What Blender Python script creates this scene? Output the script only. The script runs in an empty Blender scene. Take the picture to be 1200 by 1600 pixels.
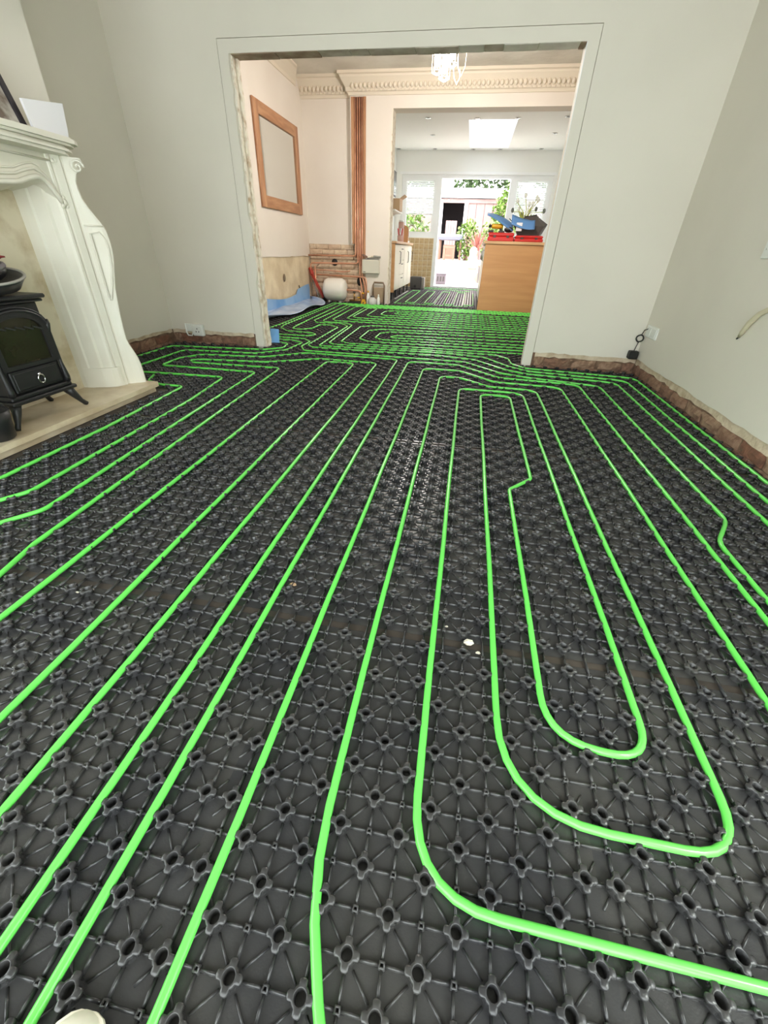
import bpy, math, random
import numpy as np
from mathutils import Vector, Matrix
random.seed(7)
S = bpy.context.scene
COL = S.collection

# ------------------------------------------------------------------ camera
CF, CP, CY, CR, CH = 638.59, 0.5720036, 0.1630527, -0.0337792, 0.8457
fw = Vector((-math.sin(CY)*math.cos(CP), math.cos(CY)*math.cos(CP), -math.sin(CP)))
ri = Vector((math.cos(CY), math.sin(CY), 0)); dn = fw.cross(ri)
r2 = math.cos(CR)*ri + math.sin(CR)*dn; d2 = -math.sin(CR)*ri + math.cos(CR)*dn
cam = bpy.data.cameras.new('camera'); camo = bpy.data.objects.new('camera', cam); COL.objects.link(camo)
up = -d2; bk = -fw
camo.matrix_world = Matrix(((r2.x, up.x, bk.x, 0), (r2.y, up.y, bk.y, 0), (r2.z, up.z, bk.z, CH), (0, 0, 0, 1)))
cam.sensor_fit = 'VERTICAL'; cam.sensor_height = 24.0; cam.sensor_width = 18.0
cam.lens = CF/1600*24.0; cam.clip_start = 0.02; cam.clip_end = 300
S.camera = camo

# ------------------------------------------------------------------ world, sun, window portals, exposure
W = bpy.data.worlds.new('world'); S.world = W; W.use_nodes = True
bg = W.node_tree.nodes['Background']; bg.inputs[0].default_value = (1.0, 0.962, 1.0, 1); bg.inputs[1].default_value = 5.2
sun = bpy.data.lights.new('sun', 'SUN'); sun.energy = 1.0; sun.angle = math.radians(2); sun.color = (1, .95, .86)
suno = bpy.data.objects.new('sun', sun); COL.objects.link(suno)
suno.rotation_euler = Vector((-.55, .25, -.8)).to_track_quat('-Z', 'Y').to_euler(); suno.location = (8, 14, 12)
XR_ = 1.46
def portal(name, loc, direction, sx, sy):
    l = bpy.data.lights.new(name, 'AREA'); l.shape = 'RECTANGLE'; l.size = sx; l.size_y = sy; l.cycles.is_portal = True
    o = bpy.data.objects.new(name, l); COL.objects.link(o); o.location = loc
    o.rotation_euler = Vector(direction).to_track_quat('-Z', 'Y').to_euler()
portal('portal_door', (-.13, 12.80, 1.15), (0, -1, 0), 3.5, 2.4)
portal('portal_skylight', (.08, 11.14, 3.32), (0, 0, -1), 0.9, 2.4)
portal('portal_fill_right', (XR_+.2, -.325, 1.22), (-1, 0, 0), 1.35, 1.65)  # serves the added fill window in the right wall
portal('portal_fill_left', (-3.02, -.325, 1.22), (1, 0, 0), 1.35, 1.65)  # serves the added fill window in the left wall
portal('portal_front_window', (-.5, -1.22, 1.1), (0, 1, 0), 3.6, 1.9)
S.view_settings.view_transform = 'Standard'; S.view_settings.look = 'None'
S.view_settings.exposure = 1.06; S.view_settings.gamma = 1.0; S.view_settings.use_curve_mapping = False
S.cycles.use_denoising = True
S.cycles.max_bounces = 8; S.cycles.diffuse_bounces = 6; S.cycles.glossy_bounces = 3; S.cycles.transparent_max_bounces = 8
S.cycles.sample_clamp_indirect = 6.0; S.cycles.caustics_reflective = False; S.cycles.caustics_refractive = False

# ------------------------------------------------------------------ materials
def lin(c):
    return tuple(((v/255.)/12.92 if v/255. <= .04045 else ((v/255.+.055)/1.055)**2.4) for v in c) + (1.0,)
MATS = {}
def mat(name, rgb, rough=.6, metal=0., var=None, vscale=8., bump=0., bscale=40., emit=0., spec=.5, coat=0., stretch=None, vdetail=4., vlo=.35, vhi=.65):
    if name in MATS: return MATS[name]
    m = bpy.data.materials.new(name); m.use_nodes = True; nt = m.node_tree; b = nt.nodes['Principled BSDF']
    b.inputs['Base Color'].default_value = lin(rgb); b.inputs['Roughness'].default_value = rough
    b.inputs['Metallic'].default_value = metal; b.inputs['Specular IOR Level'].default_value = spec
    b.inputs['Coat Weight'].default_value = coat
    tc = nt.nodes.new('ShaderNodeTexCoord'); src = tc.outputs['Object']
    if stretch:
        mp = nt.nodes.new('ShaderNodeMapping'); mp.inputs['Scale'].default_value = stretch; nt.links.new(src, mp.inputs[0]); src = mp.outputs[0]
    if var:
        n = nt.nodes.new('ShaderNodeTexNoise'); n.inputs['Scale'].default_value = vscale; n.inputs['Detail'].default_value = vdetail
        nt.links.new(src, n.inputs['Vector'])
        r = nt.nodes.new('ShaderNodeValToRGB'); r.color_ramp.elements[0].color = lin(rgb); r.color_ramp.elements[1].color = lin(var)
        r.color_ramp.elements[0].position = vlo; r.color_ramp.elements[1].position = vhi
        nt.links.new(n.outputs['Fac'], r.inputs[0]); nt.links.new(r.outputs[0], b.inputs['Base Color'])
    if bump:
        n2 = nt.nodes.new('ShaderNodeTexNoise'); n2.inputs['Scale'].default_value = bscale; n2.inputs['Detail'].default_value = 5
        nt.links.new(src, n2.inputs['Vector'])
        bp = nt.nodes.new('ShaderNodeBump'); bp.inputs['Strength'].default_value = bump; bp.inputs['Distance'].default_value = .01
        nt.links.new(n2.outputs['Fac'], bp.inputs['Height']); nt.links.new(bp.outputs[0], b.inputs['Normal'])
    if emit:
        b.inputs['Emission Color'].default_value = lin(rgb); b.inputs['Emission Strength'].default_value = emit
    MATS[name] = m; return m
def glassmat(name, tint=(240, 246, 244), gloss=.08, rough=.0):
    m = bpy.data.materials.new(name); m.use_nodes = True; nt = m.node_tree; nt.nodes.remove(nt.nodes['Principled BSDF'])
    t = nt.nodes.new('ShaderNodeBsdfTransparent'); t.inputs[0].default_value = lin(tint)
    g = nt.nodes.new('ShaderNodeBsdfGlossy'); g.inputs['Roughness'].default_value = rough
    x = nt.nodes.new('ShaderNodeMixShader'); x.inputs[0].default_value = gloss
    nt.links.new(t.outputs[0], x.inputs[1]); nt.links.new(g.outputs[0], x.inputs[2]); nt.links.new(x.outputs[0], nt.nodes['Material Output'].inputs[0])
    MATS[name] = m; return m

PAINT = mat('paint_sage_white', (228, 222, 210), .75, var=(223, 217, 205), vscale=1.5, bump=.05, bscale=120)
PAINTM = mat('paint_cream', (230, 221, 211), .75, var=(224, 214, 203), vscale=1.2, bump=.05, bscale=90)
PAINTK = mat('paint_white', (236, 237, 233), .6, bump=.03, bscale=100)
PLASTER = mat('bare_plaster', (226, 210, 180), .9, var=(204, 184, 152), vscale=4., bump=.4, bscale=25)
PLASTERG = mat('scratch_plaster', (222, 206, 182), .95, var=(190, 168, 142), vscale=14., bump=.7, bscale=60)
CHIP = mat('chipped_plaster', (236, 228, 212), .9, var=(186, 160, 130), vscale=16., vlo=.5, vhi=.72, bump=.8, bscale=50)
BRICKS = [mat('brick_%d' % i, c, .95, var=v, vscale=22., bump=.9, bscale=55) for i, (c, v) in enumerate([
    ((142, 98, 78), (108, 76, 60)), ((150, 112, 92), (112, 86, 70)), ((172, 142, 118), (122, 92, 74)), ((124, 90, 72), (160, 128, 106))])]
BRICKM = [mat('old_brick_%d' % i, c, .95, var=v, vscale=9., bump=.7, bscale=40) for i, (c, v) in enumerate([
    ((218, 196, 170), (182, 152, 126)), ((222, 202, 176), (190, 160, 134)), ((200, 170, 144), (222, 198, 172))])]
MORTAR = mat('mortar', (134, 108, 88), .95, var=(96, 72, 58), vscale=18., bump=.8, bscale=60)
BLACKP = mat('black_plastic', (48, 48, 50), .27, var=(62, 61, 59), vscale=5., bump=.05, bscale=300, spec=.5, vdetail=8.)
GREEN = mat('green_pipe', (104, 219, 90), .22, spec=.5)
SUB = mat('subfloor', (70, 62, 54), .9)
WHITEP = mat('white_plastic', (232, 233, 228), .35)
UPVC = mat('white_upvc', (238, 240, 240), .3)
MANTEL = mat('mantel_white', (228, 225, 212), .45, var=(220, 215, 200), vscale=4.)
MARBLE = mat('beige_marble', (216, 205, 180), .4, var=(176, 156, 122), vscale=7., vdetail=10., vlo=.45, vhi=.72)
HEARTH = mat('hearth_marble', (214, 200, 172), .35, var=(186, 166, 134), vscale=7., vdetail=10.)
IRON = mat('cast_iron', (30, 30, 31), .45, bump=.1, bscale=120)
IRONH = mat('polished_iron', (70, 70, 72), .3, metal=.6)
CHROME = mat('chrome', (210, 210, 212), .15, metal=1.)
COPPER = mat('copper', (228, 172, 142), .3, metal=.45, var=(206, 144, 114), vscale=6.)
PINE = mat('orange_pine', (192, 144, 106), .5, var=(164, 114, 80), vscale=6., stretch=(3, 3, .4))
PINEH = mat('orange_pine_horizontal', (192, 144, 106), .5, var=(164, 114, 80), vscale=6., stretch=(3, .4, 3))
BEECH = mat('beech_panel', (206, 156, 104), .45, var=(196, 145, 94), vscale=3., stretch=(.5, 1, 6))
BEECHT = mat('beech_worktop', (216, 176, 132), .4, var=(200, 158, 114), vscale=5., stretch=(.5, 6, 1))
CREAM = mat('cream_cabinet', (236, 232, 214), .4)
MIRROR = mat('mirror_glass', (235, 238, 236), .02, metal=1.)
BLUESHEET = mat('blue_sheet', (96, 150, 205), .35, var=(140, 178, 216), vscale=3.)
CLEARSHEET = mat('milky_sheet', (190, 205, 228), .22, var=(160, 182, 216), vscale=4., bump=.5, bscale=14)
BLUEFOAM = mat('blue_foam', (110, 165, 220), .7)
BLUET = mat('blue_plastic', (92, 140, 196), .4)
RED = mat('red_plastic', (200, 46, 44), .4)
REDM = mat('red_painted_metal', (176, 64, 52), .45)
YELLOW = mat('yellow_plastic', (222, 168, 40), .45)
DGREY = mat('dark_grey_plastic', (72, 68, 66), .5)
GREYM = mat('grey_plastic', (150, 146, 138), .5)
BLACK = mat('black_rubber', (22, 22, 22), .5)
TILE = mat('tan_tile', (198, 172, 128), .3, var=(176, 148, 102), vscale=16.)
GROUT = mat('grout', (226, 214, 186), .8)
PAPER = mat('white_card', (236, 235, 240), .7)
GLASS = glassmat('window_glass')
STOVEGLASS = mat('stove_glass', (34, 31, 22), .12, var=(44, 40, 28), vscale=5.)
CABLE = mat('cream_cable', (206, 196, 168), .5)
LEAF = mat('leaf_green', (84, 112, 46), .6, var=(112, 140, 60), vscale=6.)
LEAFD = mat('leaf_dark', (62, 84, 52), .6, var=(82, 106, 62), vscale=6.)
LEAFR = mat('leaf_red', (128, 74, 64), .6)
STONE = mat('pale_stone', (186, 178, 156), .9, var=(168, 158, 138), vscale=2., bump=.3)
SHEDW = mat('shed_wood', (146, 122, 118), .8, var=(134, 112, 108), vscale=4.)
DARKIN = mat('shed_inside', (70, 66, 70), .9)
BROWNW = mat('brown_wood', (124, 94, 78), .7)
TULIP = mat('pale_petal', (226, 230, 222), .6)
STEM = mat('stem_green', (176, 186, 92), .6)
CARD = mat('cardboard', (190, 160, 126), .8)
PINKISH = mat('pink_brown', (196, 160, 148), .6)
RAG = mat('red_cloth', (140, 40, 40), .8)
BULB = mat('lit_bulb', (255, 246, 228), .4, emit=40.)
LAMPW = mat('lamp_wire', (214, 206, 190), .3, metal=.5)

# ------------------------------------------------------------------ mesh helpers
class MB:
    def __init__(s): s.v = []; s.f = []; s.sm = []
    def add(s, vs, fs, smooth=False):
        o = len(s.v); s.v += [tuple(p) for p in vs]; s.f += [tuple(i+o for i in f) for f in fs]; s.sm += [smooth]*len(fs); return s
    def box(s, x0, x1, y0, y1, z0, z1, bev=0.):
        if bev:
            b = min(bev, (x1-x0)*.45, (y1-y0)*.45, (z1-z0)*.45)
            P = []
            for z, e in ((z0, b), (z0+b, 0), (z1-b, 0), (z1, b)):
                c = b
                xs0, xs1, ys0, ys1 = x0+e, x1-e, y0+e, y1-e; k = 0 if e else c
                P += [(xs0+k, ys0, z), (xs1-k, ys0, z), (xs1, ys0+k, z), (xs1, ys1-k, z), (xs1-k, ys1, z), (xs0+k, ys1, z), (xs0, ys1-k, z), (xs0, ys0+k, z)]
            F = [tuple(reversed(range(8))), tuple(range(24, 32))]
            for r in range(3):
                for i in range(8): F.append((r*8+i, r*8+(i+1) % 8, r*8+8+(i+1) % 8, r*8+8+i))
            return s.add(P, F)
        return s.add([(x0, y0, z0), (x1, y0, z0), (x1, y1, z0), (x0, y1, z0), (x0, y0, z1), (x1, y0, z1), (x1, y1, z1), (x0, y1, z1)],
                     [(3, 2, 1, 0), (4, 5, 6, 7), (0, 1, 5, 4), (1, 2, 6, 5), (2, 3, 7, 6), (3, 0, 4, 7)])
    def prism(s, pts, h, axis='z', a0=0.):
        # pts: 2D outline; extruded from a0 to a0+h along axis
        n = len(pts)
        def P(p, a): return {'z': (p[0], p[1], a), 'y': (p[0], a, p[1]), 'x': (a, p[0], p[1])}[axis]
        vs = [P(p, a0) for p in pts]+[P(p, a0+h) for p in pts]
        fs = [tuple(reversed(range(n))), tuple(range(n, 2*n))]+[(i, (i+1) % n, n+(i+1) % n, n+i) for i in range(n)]
        return s.add(vs, fs)
    def lathe(s, prof, c=(0, 0, 0), n=20, M=None, smooth=True):
        vs = []; fs = []
        for r, z in prof:
            for i in range(n):
                a = 2*math.pi*i/n; p = Vector((r*math.cos(a), r*math.sin(a), z))
                if M is not None: p = M @ p
                vs.append((p.x+c[0], p.y+c[1], p.z+c[2]))
        for k in range(len(prof)-1):
            for i in range(n): fs.append((k*n+i, k*n+(i+1) % n, k*n+n+(i+1) % n, k*n+n+i))
        s.add(vs, fs, smooth)
        m = len(prof)-1
        o = len(s.v)-len(vs)
        s.f += [tuple(o+i for i in reversed(range(n))), tuple(o+m*n+i for i in range(n))]; s.sm += [False, False]
        return s
    def ell(s, c, r, n=14, m=8, M=None):
        prof = [(max(1e-4, math.sin(math.pi*k/m)), -math.cos(math.pi*k/m)) for k in range(m+1)]
        D = Matrix.Diagonal(Vector(r)); D = (M.to_3x3() @ D) if M is not None else D
        return s.lathe(prof, c, n, D)
    def tube(s, pts, r, n=8, closed=False, rr=None):
        pts = [Vector(p) for p in pts]; N = len(pts); vs = []; fs = []
        prev = None
        for i, p in enumerate(pts):
            a = pts[(i-1) % N] if (closed or i > 0) else p; b = pts[(i+1) % N] if (closed or i < N-1) else p
            t = (b-a).normalized()
            if prev is None:
                u = t.cross(Vector((0, 0, 1)))
                if u.length < 1e-3: u = t.cross(Vector((1, 0, 0)))
                u.normalize()
            else:
                u = prev-t*prev.dot(t); u.normalize()
            prev = u; w = t.cross(u); R = rr[i] if rr else r
            for k in range(n):
                an = 2*math.pi*k/n; q = p+(u*math.cos(an)+w*math.sin(an))*R; vs.append(q)
        M_ = N if closed else N-1
        for i in range(M_):
            j = (i+1) % N
            for k in range(n): fs.append((i*n+k, j*n+k, j*n+(k+1) % n, i*n+(k+1) % n))
        s.add(vs, fs, True)
        if not closed:
            o = len(s.v)-len(vs); s.f += [tuple(o+k for k in range(n)), tuple(o+(N-1)*n+k for k in reversed(range(n)))]; s.sm += [False, False]
        return s
    def bar(s, a, b, w, h):
        # rectangular bar between two points
        a = Vector(a); b = Vector(b); t = (b-a).normalized(); u = t.cross(Vector((0, 0, 1)))
        if u.length < 1e-3: u = Vector((1, 0, 0))
        u.normalize(); v = u.cross(t)
        P = [q+u*sx*w/2+v*sy*h/2 for q in (a, b) for sx, sy in ((-1, -1), (1, -1), (1, 1), (-1, 1))]
        return s.add(P, [(3, 2, 1, 0), (4, 5, 6, 7), (0, 1, 5, 4), (1, 2, 6, 5), (2, 3, 7, 6), (3, 0, 4, 7)])
    def mesh(s, name):
        me = bpy.data.meshes.new(name); me.from_pydata([tuple(p) for p in s.v], [], s.f)
        me.polygons.foreach_set('use_smooth', s.sm); me.update(); return me
    def build(s, name, m, parent=None, label=None, cat=None, group=None, kind=None, loc=None):
        me = s.mesh(name); me.materials.append(m)
        return link(name, me, parent, label, cat, group, kind, loc)
def link(name, me, parent=None, label=None, cat=None, group=None, kind=None, loc=None):
    o = bpy.data.objects.new(name, me); COL.objects.link(o)
    if parent: o.parent = parent
    if loc: o.location = loc
    if label: o['label'] = label
    if cat: o['category'] = cat
    if group: o['group'] = group
    if kind: o['kind'] = kind
    return o
def thing(name, label, cat, loc=(0, 0, 0), group=None, rz=0.):
    o = link(name, None, None, label, cat, group, None, loc); o.rotation_euler = (0, 0, rz); o.empty_display_size = .1; return o
def struct(name, mb, m, label=None, cat=None):
    return mb.build(name, m, None, label, cat, None, 'structure')
def arc(c, r, a0, a1, n): return [(c[0]+r*math.cos(a0+(a1-a0)*i/n), c[1]+r*math.sin(a0+(a1-a0)*i/n)) for i in range(n+1)]
def jag(mb, O, U, N, L, z0, z1, t, step=.05, amp=.012, side='bottom', amp2=0.):
    """slab on a wall: O corner at floor, U along the wall, N outwards; ragged lower (or both) edge"""
    O = Vector(O); U = Vector(U); N = Vector(N); n = max(2, int(L/step)); up_ = Vector((0, 0, 1)); vs = []; fs = []
    for i in range(n+1):
        u = L*i/n; zb = z0+random.uniform(-amp, amp); zt = z1+random.uniform(-amp2, amp2)
        for d in (0, t):
            for z in (zb, zt): vs.append(O+U*u+N*d+up_*z)
    for i in range(n):
        a = i*4; b = a+4
        fs += [(a+2, b+2, b+3, a+3), (a, a+1, b+1, b), (a, b, b+2, a+2), (a+1, a+3, b+3, b+1)]
    fs += [(0, 2, 3, 1), (n*4, n*4+1, n*4+3, n*4+2)]
    return mb.add(vs, fs)
# rough brick meshes (shared)
def brick_mesh(seed, L=.206, D=.05, H=.064, mtl=None, rough=.007):
    rnd = random.Random(seed); vs = []; nx, nz = 5, 3
    for d in (0, 1):
        for k in range(nz):
            for i in range(nx):
                e = (i in (0, nx-1)) or (k in (0, nz-1))
                j = rnd.uniform(-rough, rough)
                vs.append((-L/2+L*i/(nx-1)+rnd.uniform(-.003, .003), (0 if d == 0 else D) + (j-(.004 if not e else -.002) if d == 0 else 0), H*k/(nz-1)+rnd.uniform(-.002, .002)))
    fs = []; m = nx*nz
    for k in range(nz-1):
        for i in range(nx-1):
            a = k*nx+i; fs += [(a, a+1, a+nx+1, a+nx)]
    ring = [i for i in range(nx)]+[nx*(k+1)-1 for k in range(1, nz)]+[nx*nz-1-i for i in range(1, nx)]+[nx*k for k in range(nz-2, 0, -1)]
    for a, b in zip(ring, ring[1:]+ring[:1]): fs.append((b, a, a+m, b+m))
    me = bpy.data.meshes.new('brick'); me.from_pydata(vs, [], fs); me.materials.append(mtl); me.update(); return me
BM = [brick_mesh(i, mtl=BRICKS[i % 4]) for i in range(8)]
BMM = [brick_mesh(30+i, L=.215, D=.03, H=.066, mtl=BRICKM[i % 3], rough=.003) for i in range(6)]
def brick_row(parent, O, ang, L, z, off, meshes=BM, pitch=.215, jit=.004):
    """bricks along a wall: local +x of a brick runs along the wall, its face looks along local -y"""
    x = -off; O = Vector(O); U = Vector((math.cos(ang), math.sin(ang), 0)); inn = Vector((-math.sin(ang), math.cos(ang), 0))
    while x < L:
        w = min(L, x+pitch)-max(0, x)
        if w > .05:
            o = link('brick', random.choice(meshes), parent); c = (max(0, x)+min(L, x+pitch))/2
            o.location = O+U*c+Vector((0, 0, z))+inn*random.uniform(0, jit*2); o.rotation_euler = (0, random.uniform(-.03, .03), ang+random.uniform(-.04, .04)); o.scale = (w/pitch, 1, random.uniform(.92, 1.06))
        x += pitch

# ------------------------------------------------------------------ layout constants
XL, XR, YP, YPB = -2.82, 1.46, 3.93, 4.05       # front room alcove wall, right wall, partition faces
OXL, OXR, OZ = -1.865, 0.552, 1.98               # opening in partition
YR = -1.1                                        # rear wall (behind the camera)
YB, YBL = 8.08, 8.20                             # middle room back wall (projection / recess)
ZC, ZCM, ZK = 2.95, 2.94, 2.81
KX0, KX1, YF = -2.06, 1.74, 12.60                # kitchen
XB, YBR = -2.33, 2.66                            # chimney breast face and far edge
BY0 = .82                                        # chimney breast near edge

# ------------------------------------------------------------------ floor with moulded panels
f = MB(); f.box(-3.0, 1.7, YR-.1, 8.2, -.12, -.004); f.box(-2.2, 1.9, 8.2, 12.75, -.12, -.004)
floor = struct('floor', f, SUB, 'black studded underfloor heating panels covering the whole floor', 'floor')
G0X, G0Y, ST = -.0543, .2383, .05
def nub_large():
    """hollow stud: round hole in a flat four-lobed cap on a narrower stem"""
    V = []; F = []; N = 40; cap = []
    for k in range(N):
        a = 2*math.pi*k/N; q = abs(((a+math.pi/4) % (math.pi/2))-math.pi/4)      # angle off the nearest lobe axis
        cap.append(.0188 if q < .30 else (.0176 if q < .46 else .0126))
    n = N
    def ring(rf, z):
        o = len(V); V.extend([(rf(k)*math.cos(2*math.pi*k/n), rf(k)*math.sin(2*math.pi*k/n), z) for k in range(n)]); return o
    rs = [ring(lambda k: min(cap[k], .0138)+.0008, 0), ring(lambda k: min(cap[k], .0132), .0095), ring(lambda k: cap[k], .0105), ring(lambda k: cap[k], .0165), ring(lambda k: cap[k]-.0012, .0178), ring(lambda k: .0092, .0192), ring(lambda k: .0082, .0184), ring(lambda k: .0074, -.004)]
    for p, q in zip(rs, rs[1:]):
        for i in range(n): F.append((p+i, p+(i+1) % n, q+(i+1) % n, q+i))
    F.append(tuple(rs[-1]+i for i in range(n)))
    return V, F
def nub_small():
    V = []; F = []; w = .0042
    for z, s_ in ((0, 1.25), (.0085, 1.), (.0085, .5), (.001, .45)):
        V += [(-w*s_, -w*s_, z), (w*s_, -w*s_, z), (w*s_, w*s_, z), (-w*s_, w*s_, z)]
    for r in range(3):
        for i in range(4): F.append((r*4+i, r*4+(i+1) % 4, r*4+4+(i+1) % 4, r*4+4+i))
    F.append((12, 13, 14, 15)); return V, F
def rib(a, b, w, h):
    a = Vector((a[0], a[1], 0)); b = Vector((b[0], b[1], 0)); t = (b-a).normalized(); u = Vector((-t.y, t.x, 0))
    V = []
    for p in (a, b): V += [p-u*w/2, p-u*w*.28+Vector((0, 0, h)), p+u*w*.28+Vector((0, 0, h)), p+u*w/2]
    return [tuple(v) for v in V], [(0, 4, 5, 1), (1, 5, 6, 2), (2, 6, 7, 3), (0, 1, 2, 3), (7, 6, 5, 4)]
hs = .025
PLATE = ([(-hs, -hs, 0), (hs, -hs, 0), (hs, hs, 0), (-hs, hs, 0)], [(0, 1, 2, 3)])
NL, NS = nub_large(), nub_small()
NLF = ([(.0155*math.cos(2*math.pi*i/6), .0155*math.sin(2*math.pi*i/6), z) for z in (0, .0165) for i in range(6)], [(i, (i+1) % 6, 6+(i+1) % 6, 6+i) for i in range(6)]+[tuple(range(6, 12))])
c7 = .0115
DG = [rib((c7, c7), (.05-c7, .05-c7), .0042, .0026), rib((-c7, c7), (-.05+c7, .05-c7), .0042, .0026)]
AXL = [rib((.0165, 0), (.0455, 0), .0052, .0062), rib((0, .0165), (0, .0455), .0052, .0062)]
AXS = [rib((.0045, 0), (.0335, 0), .0052, .0062), rib((0, .0045), (0, .0335), .0052, .0062)]
NC, NR = 13, 25
SEAM = [rib((.018, 0), (.032, 0), .0052, .0062), rib((.0045, 0), (.0455, 0), .0052, .0062), rib((0, .018), (0, .05), .0052, .0062), rib((0, .0045), (0, .0655), .0052, .0062)]
SEAMD = [rib((.012, .012), (.025, .03), .004, .003), rib((.025, .02), (.038, .038), .004, .003)]
def panel_mesh(mask, lod=0, seam_x=True, seam_y=True):
    groups = {}
    def put(key, tpl, x, y): groups.setdefault(key, (tpl, []))[1].append((x, y))
    for i in range(NC):
        for j in range(NR):
            if not mask[i][j]: continue
            x, y = i*ST, j*ST; big = (i+j) % 2 == 0
            put('p', PLATE, x, y)
            if lod: 
                if big: put('L', NLF, x, y)
                continue
            put('L' if big else 'S', NL if big else NS, x, y)
            ok = lambda a, b: 0 <= a < NC and 0 <= b < NR and mask[a][b]
            if big:
                if ok(i+1, j+1): put('d0', DG[0], x, y)
                if ok(i-1, j+1): put('d1', DG[1], x, y)
            A = AXL if big else AXS
            if ok(i+1, j): put('x%d' % big, A[0], x, y)
            if ok(i, j+1): put('y%d' % big, A[1], x, y)
            if i == NC-1 and seam_x: put('sx%d' % big, SEAM[0 if big else 1], x, y)
            if i == NC-1 and seam_x and j+1 < NR: put('sd%d' % (j % 2), SEAMD[j % 2], x, y)
            if j == NR-1 and seam_y: put('sy%d' % big, SEAM[2 if big else 3], x, y)
    Vs = []; ls = []; lt = []; base = 0
    for (V, F), pos in groups.values():
        V = np.array(V, float); P = np.array([(x, y, 0) for x, y in pos]); nV = len(V)
        Vs.append((V[None]+P[:, None]).reshape(-1, 3))
        flat = np.concatenate([np.array(q) for q in F]); tot = np.array([len(q) for q in F])
        ls.append((flat[None]+(base+np.arange(len(pos))*nV)[:, None]).reshape(-1)); lt.append(np.tile(tot, len(pos))); base += nV*len(pos)
    Vs = np.concatenate(Vs); ls = np.concatenate(ls); lt = np.concatenate(lt)
    me = bpy.data.meshes.new('heating_panel'); me.vertices.add(len(Vs)); me.vertices.foreach_set('co', Vs.ravel())
    me.loops.add(len(ls)); me.loops.foreach_set('vertex_index', ls.astype(np.int32))
    me.polygons.add(len(lt)); st = np.concatenate([[0], np.cumsum(lt)[:-1]]).astype(np.int32)
    me.polygons.foreach_set('loop_start', st); me.polygons.foreach_set('loop_total', lt.astype(np.int32))
    me.materials.append(BLACKP); me.update(calc_edges=True); me.validate(); return me
REG = [(XL+.02, XR+.02, YR+.05, YP+.01), (OXL+.02, OXR-.02, YP-.1, YPB+.1), (-2.82, 1.55, YPB, YB-.01), (-1.38, 1.55, YB-.1, 8.4), (-2.0, KX1-.02, 8.36, YF-.02)]
HOLE = [(-3, -1.93, 1.02, 2.46), (XL-.2, XB, BY0, YBR+.03), (.17, 1.1, 7.88, 10.4), (-2.1, -1.45, 8.9, 12.6)]
def inside(x, y):
    e = .022
    if any(a-e < x < b+e and c-e < y < d+e for a, b, c, d in HOLE): return False
    return any(a < x-e and x+e < b and c < y-e and y+e < d for a, b, c, d in REG) or (OXL+.03 < x < OXR-.03 and 3.8 < y < 4.2) or (-1.36 < x < 1.5 and 7.9 < y < 8.5)
full = None; fulll = None
ys = []; y = G0Y+.05*(9-24) - 2*25.4*.05
while y < YF: ys.append(y); y += 25.4*.05 if abs(y-(G0Y-.75)) < 1e-6 or y > -2 else 25.4*.05
for gi in range(-4, 3):
    x0 = G0X+ST*(-5+13*gi)
    for y0 in ys:
        mask = [[inside(x0+i*ST, y0+j*ST) for j in range(NR)] for i in range(NC)]
        c = sum(map(sum, mask))
        if c == 0: continue
        lod = 1 if y0 > 8.2 else 0
        if c == NC*NR:
            if lod: fulll = fulll or panel_mesh(mask, 1)
            else: full = full or panel_mesh(mask, 0)
            me = fulll if lod else full
        else: me = panel_mesh(mask, lod, False, False)
        o = link('heating_panel', me, floor, loc=(x0, y0, 0))

# ------------------------------------------------------------------ green heating pipe runs (grid units: column, row)
def gx(c): return G0X+.025+.05*c
def gy(r): return G0Y+.025+.05*r
def fillet(P, R=1.6):
    out = [P[0][:2]]
    for a, b, c in zip(P, P[1:], P[2:]):
        r = b[2] if len(b) > 2 else R
        A, B, C_ = Vector(a[:2]), Vector(b[:2]), Vector(c[:2]); u = (A-B); v = (C_-B); lu, lv = u.length, v.length
        u.normalize(); v.normalize(); ang = math.acos(max(-1, min(1, u.dot(v))))
        if ang > 3.1: out.append(tuple(B)); continue
        t = min(r/math.tan(ang/2), lu*.5, lv*.5); p = B+u*t; q = B+v*t
        n = max(3, int((math.pi-ang)/.2))
        for i in range(n+1):
            s = i/n; w = p*(1-s)**2+B*2*s*(1-s)+q*s*s
            # pull the quadratic towards a circular arc
            out.append((w.x, w.y))
    out.append(P[-1][:2]); return out
def pipe(label, P, R=1.6, group='green heating pipe runs', wob=.0):
    Q = fillet(P, R); pts = []
    for k, (c, r) in enumerate(Q): pts.append((gx(c), gy(r), .0132))
    D = [pts[0]]
    for a, b in zip(pts, pts[1:]):
        L = math.dist(a, b); n = max(1, int(L/.25))
        for i in range(1, n+1): D.append(tuple(a[k]+(b[k]-a[k])*i/n for k in range(3)))
    D = [(x+math.sin(y*7.1+x*3)*.0012, y+math.sin(x*6.3+y)*.0012, z) for x, y, z in D]
    m = MB(); m.tube(D, .0076, 10); return m.build('heating_pipe', GREEN, None, label, 'pipe', group)
pipe('green pipe making the two nested U-bends in the right foreground', [(28, -1), (1, -1, 2.8), (1, 55, 1.6), (9.9, 55, 2.4), (10, 4.7, 1.6), (6, 4.9, 2.6), (6, 26, .9), (8, 28.4, .9), (8, 53, 1.4), (4, 53, 1.4), (4, 1.85, 3.6), (12, 1.95, 2.), (12, 57, 2.2), (5.3, 57.2, 2), (1, 61, 2), (-2.1, 61, 1.6), (-2.05, -1.4, 12), (0, -5.6, 6), (0, -20)])
pipe('green pipe just outside the nested U-bends, bending at the bottom edge centre-left', [(-5, -20), (-5, 0), (-5.15, 65.2, 1.6), (.6, 65.5, 2), (6.3, 60, 2), (15.8, 59.6, 2), (16, 30), (16, -20)])
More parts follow.
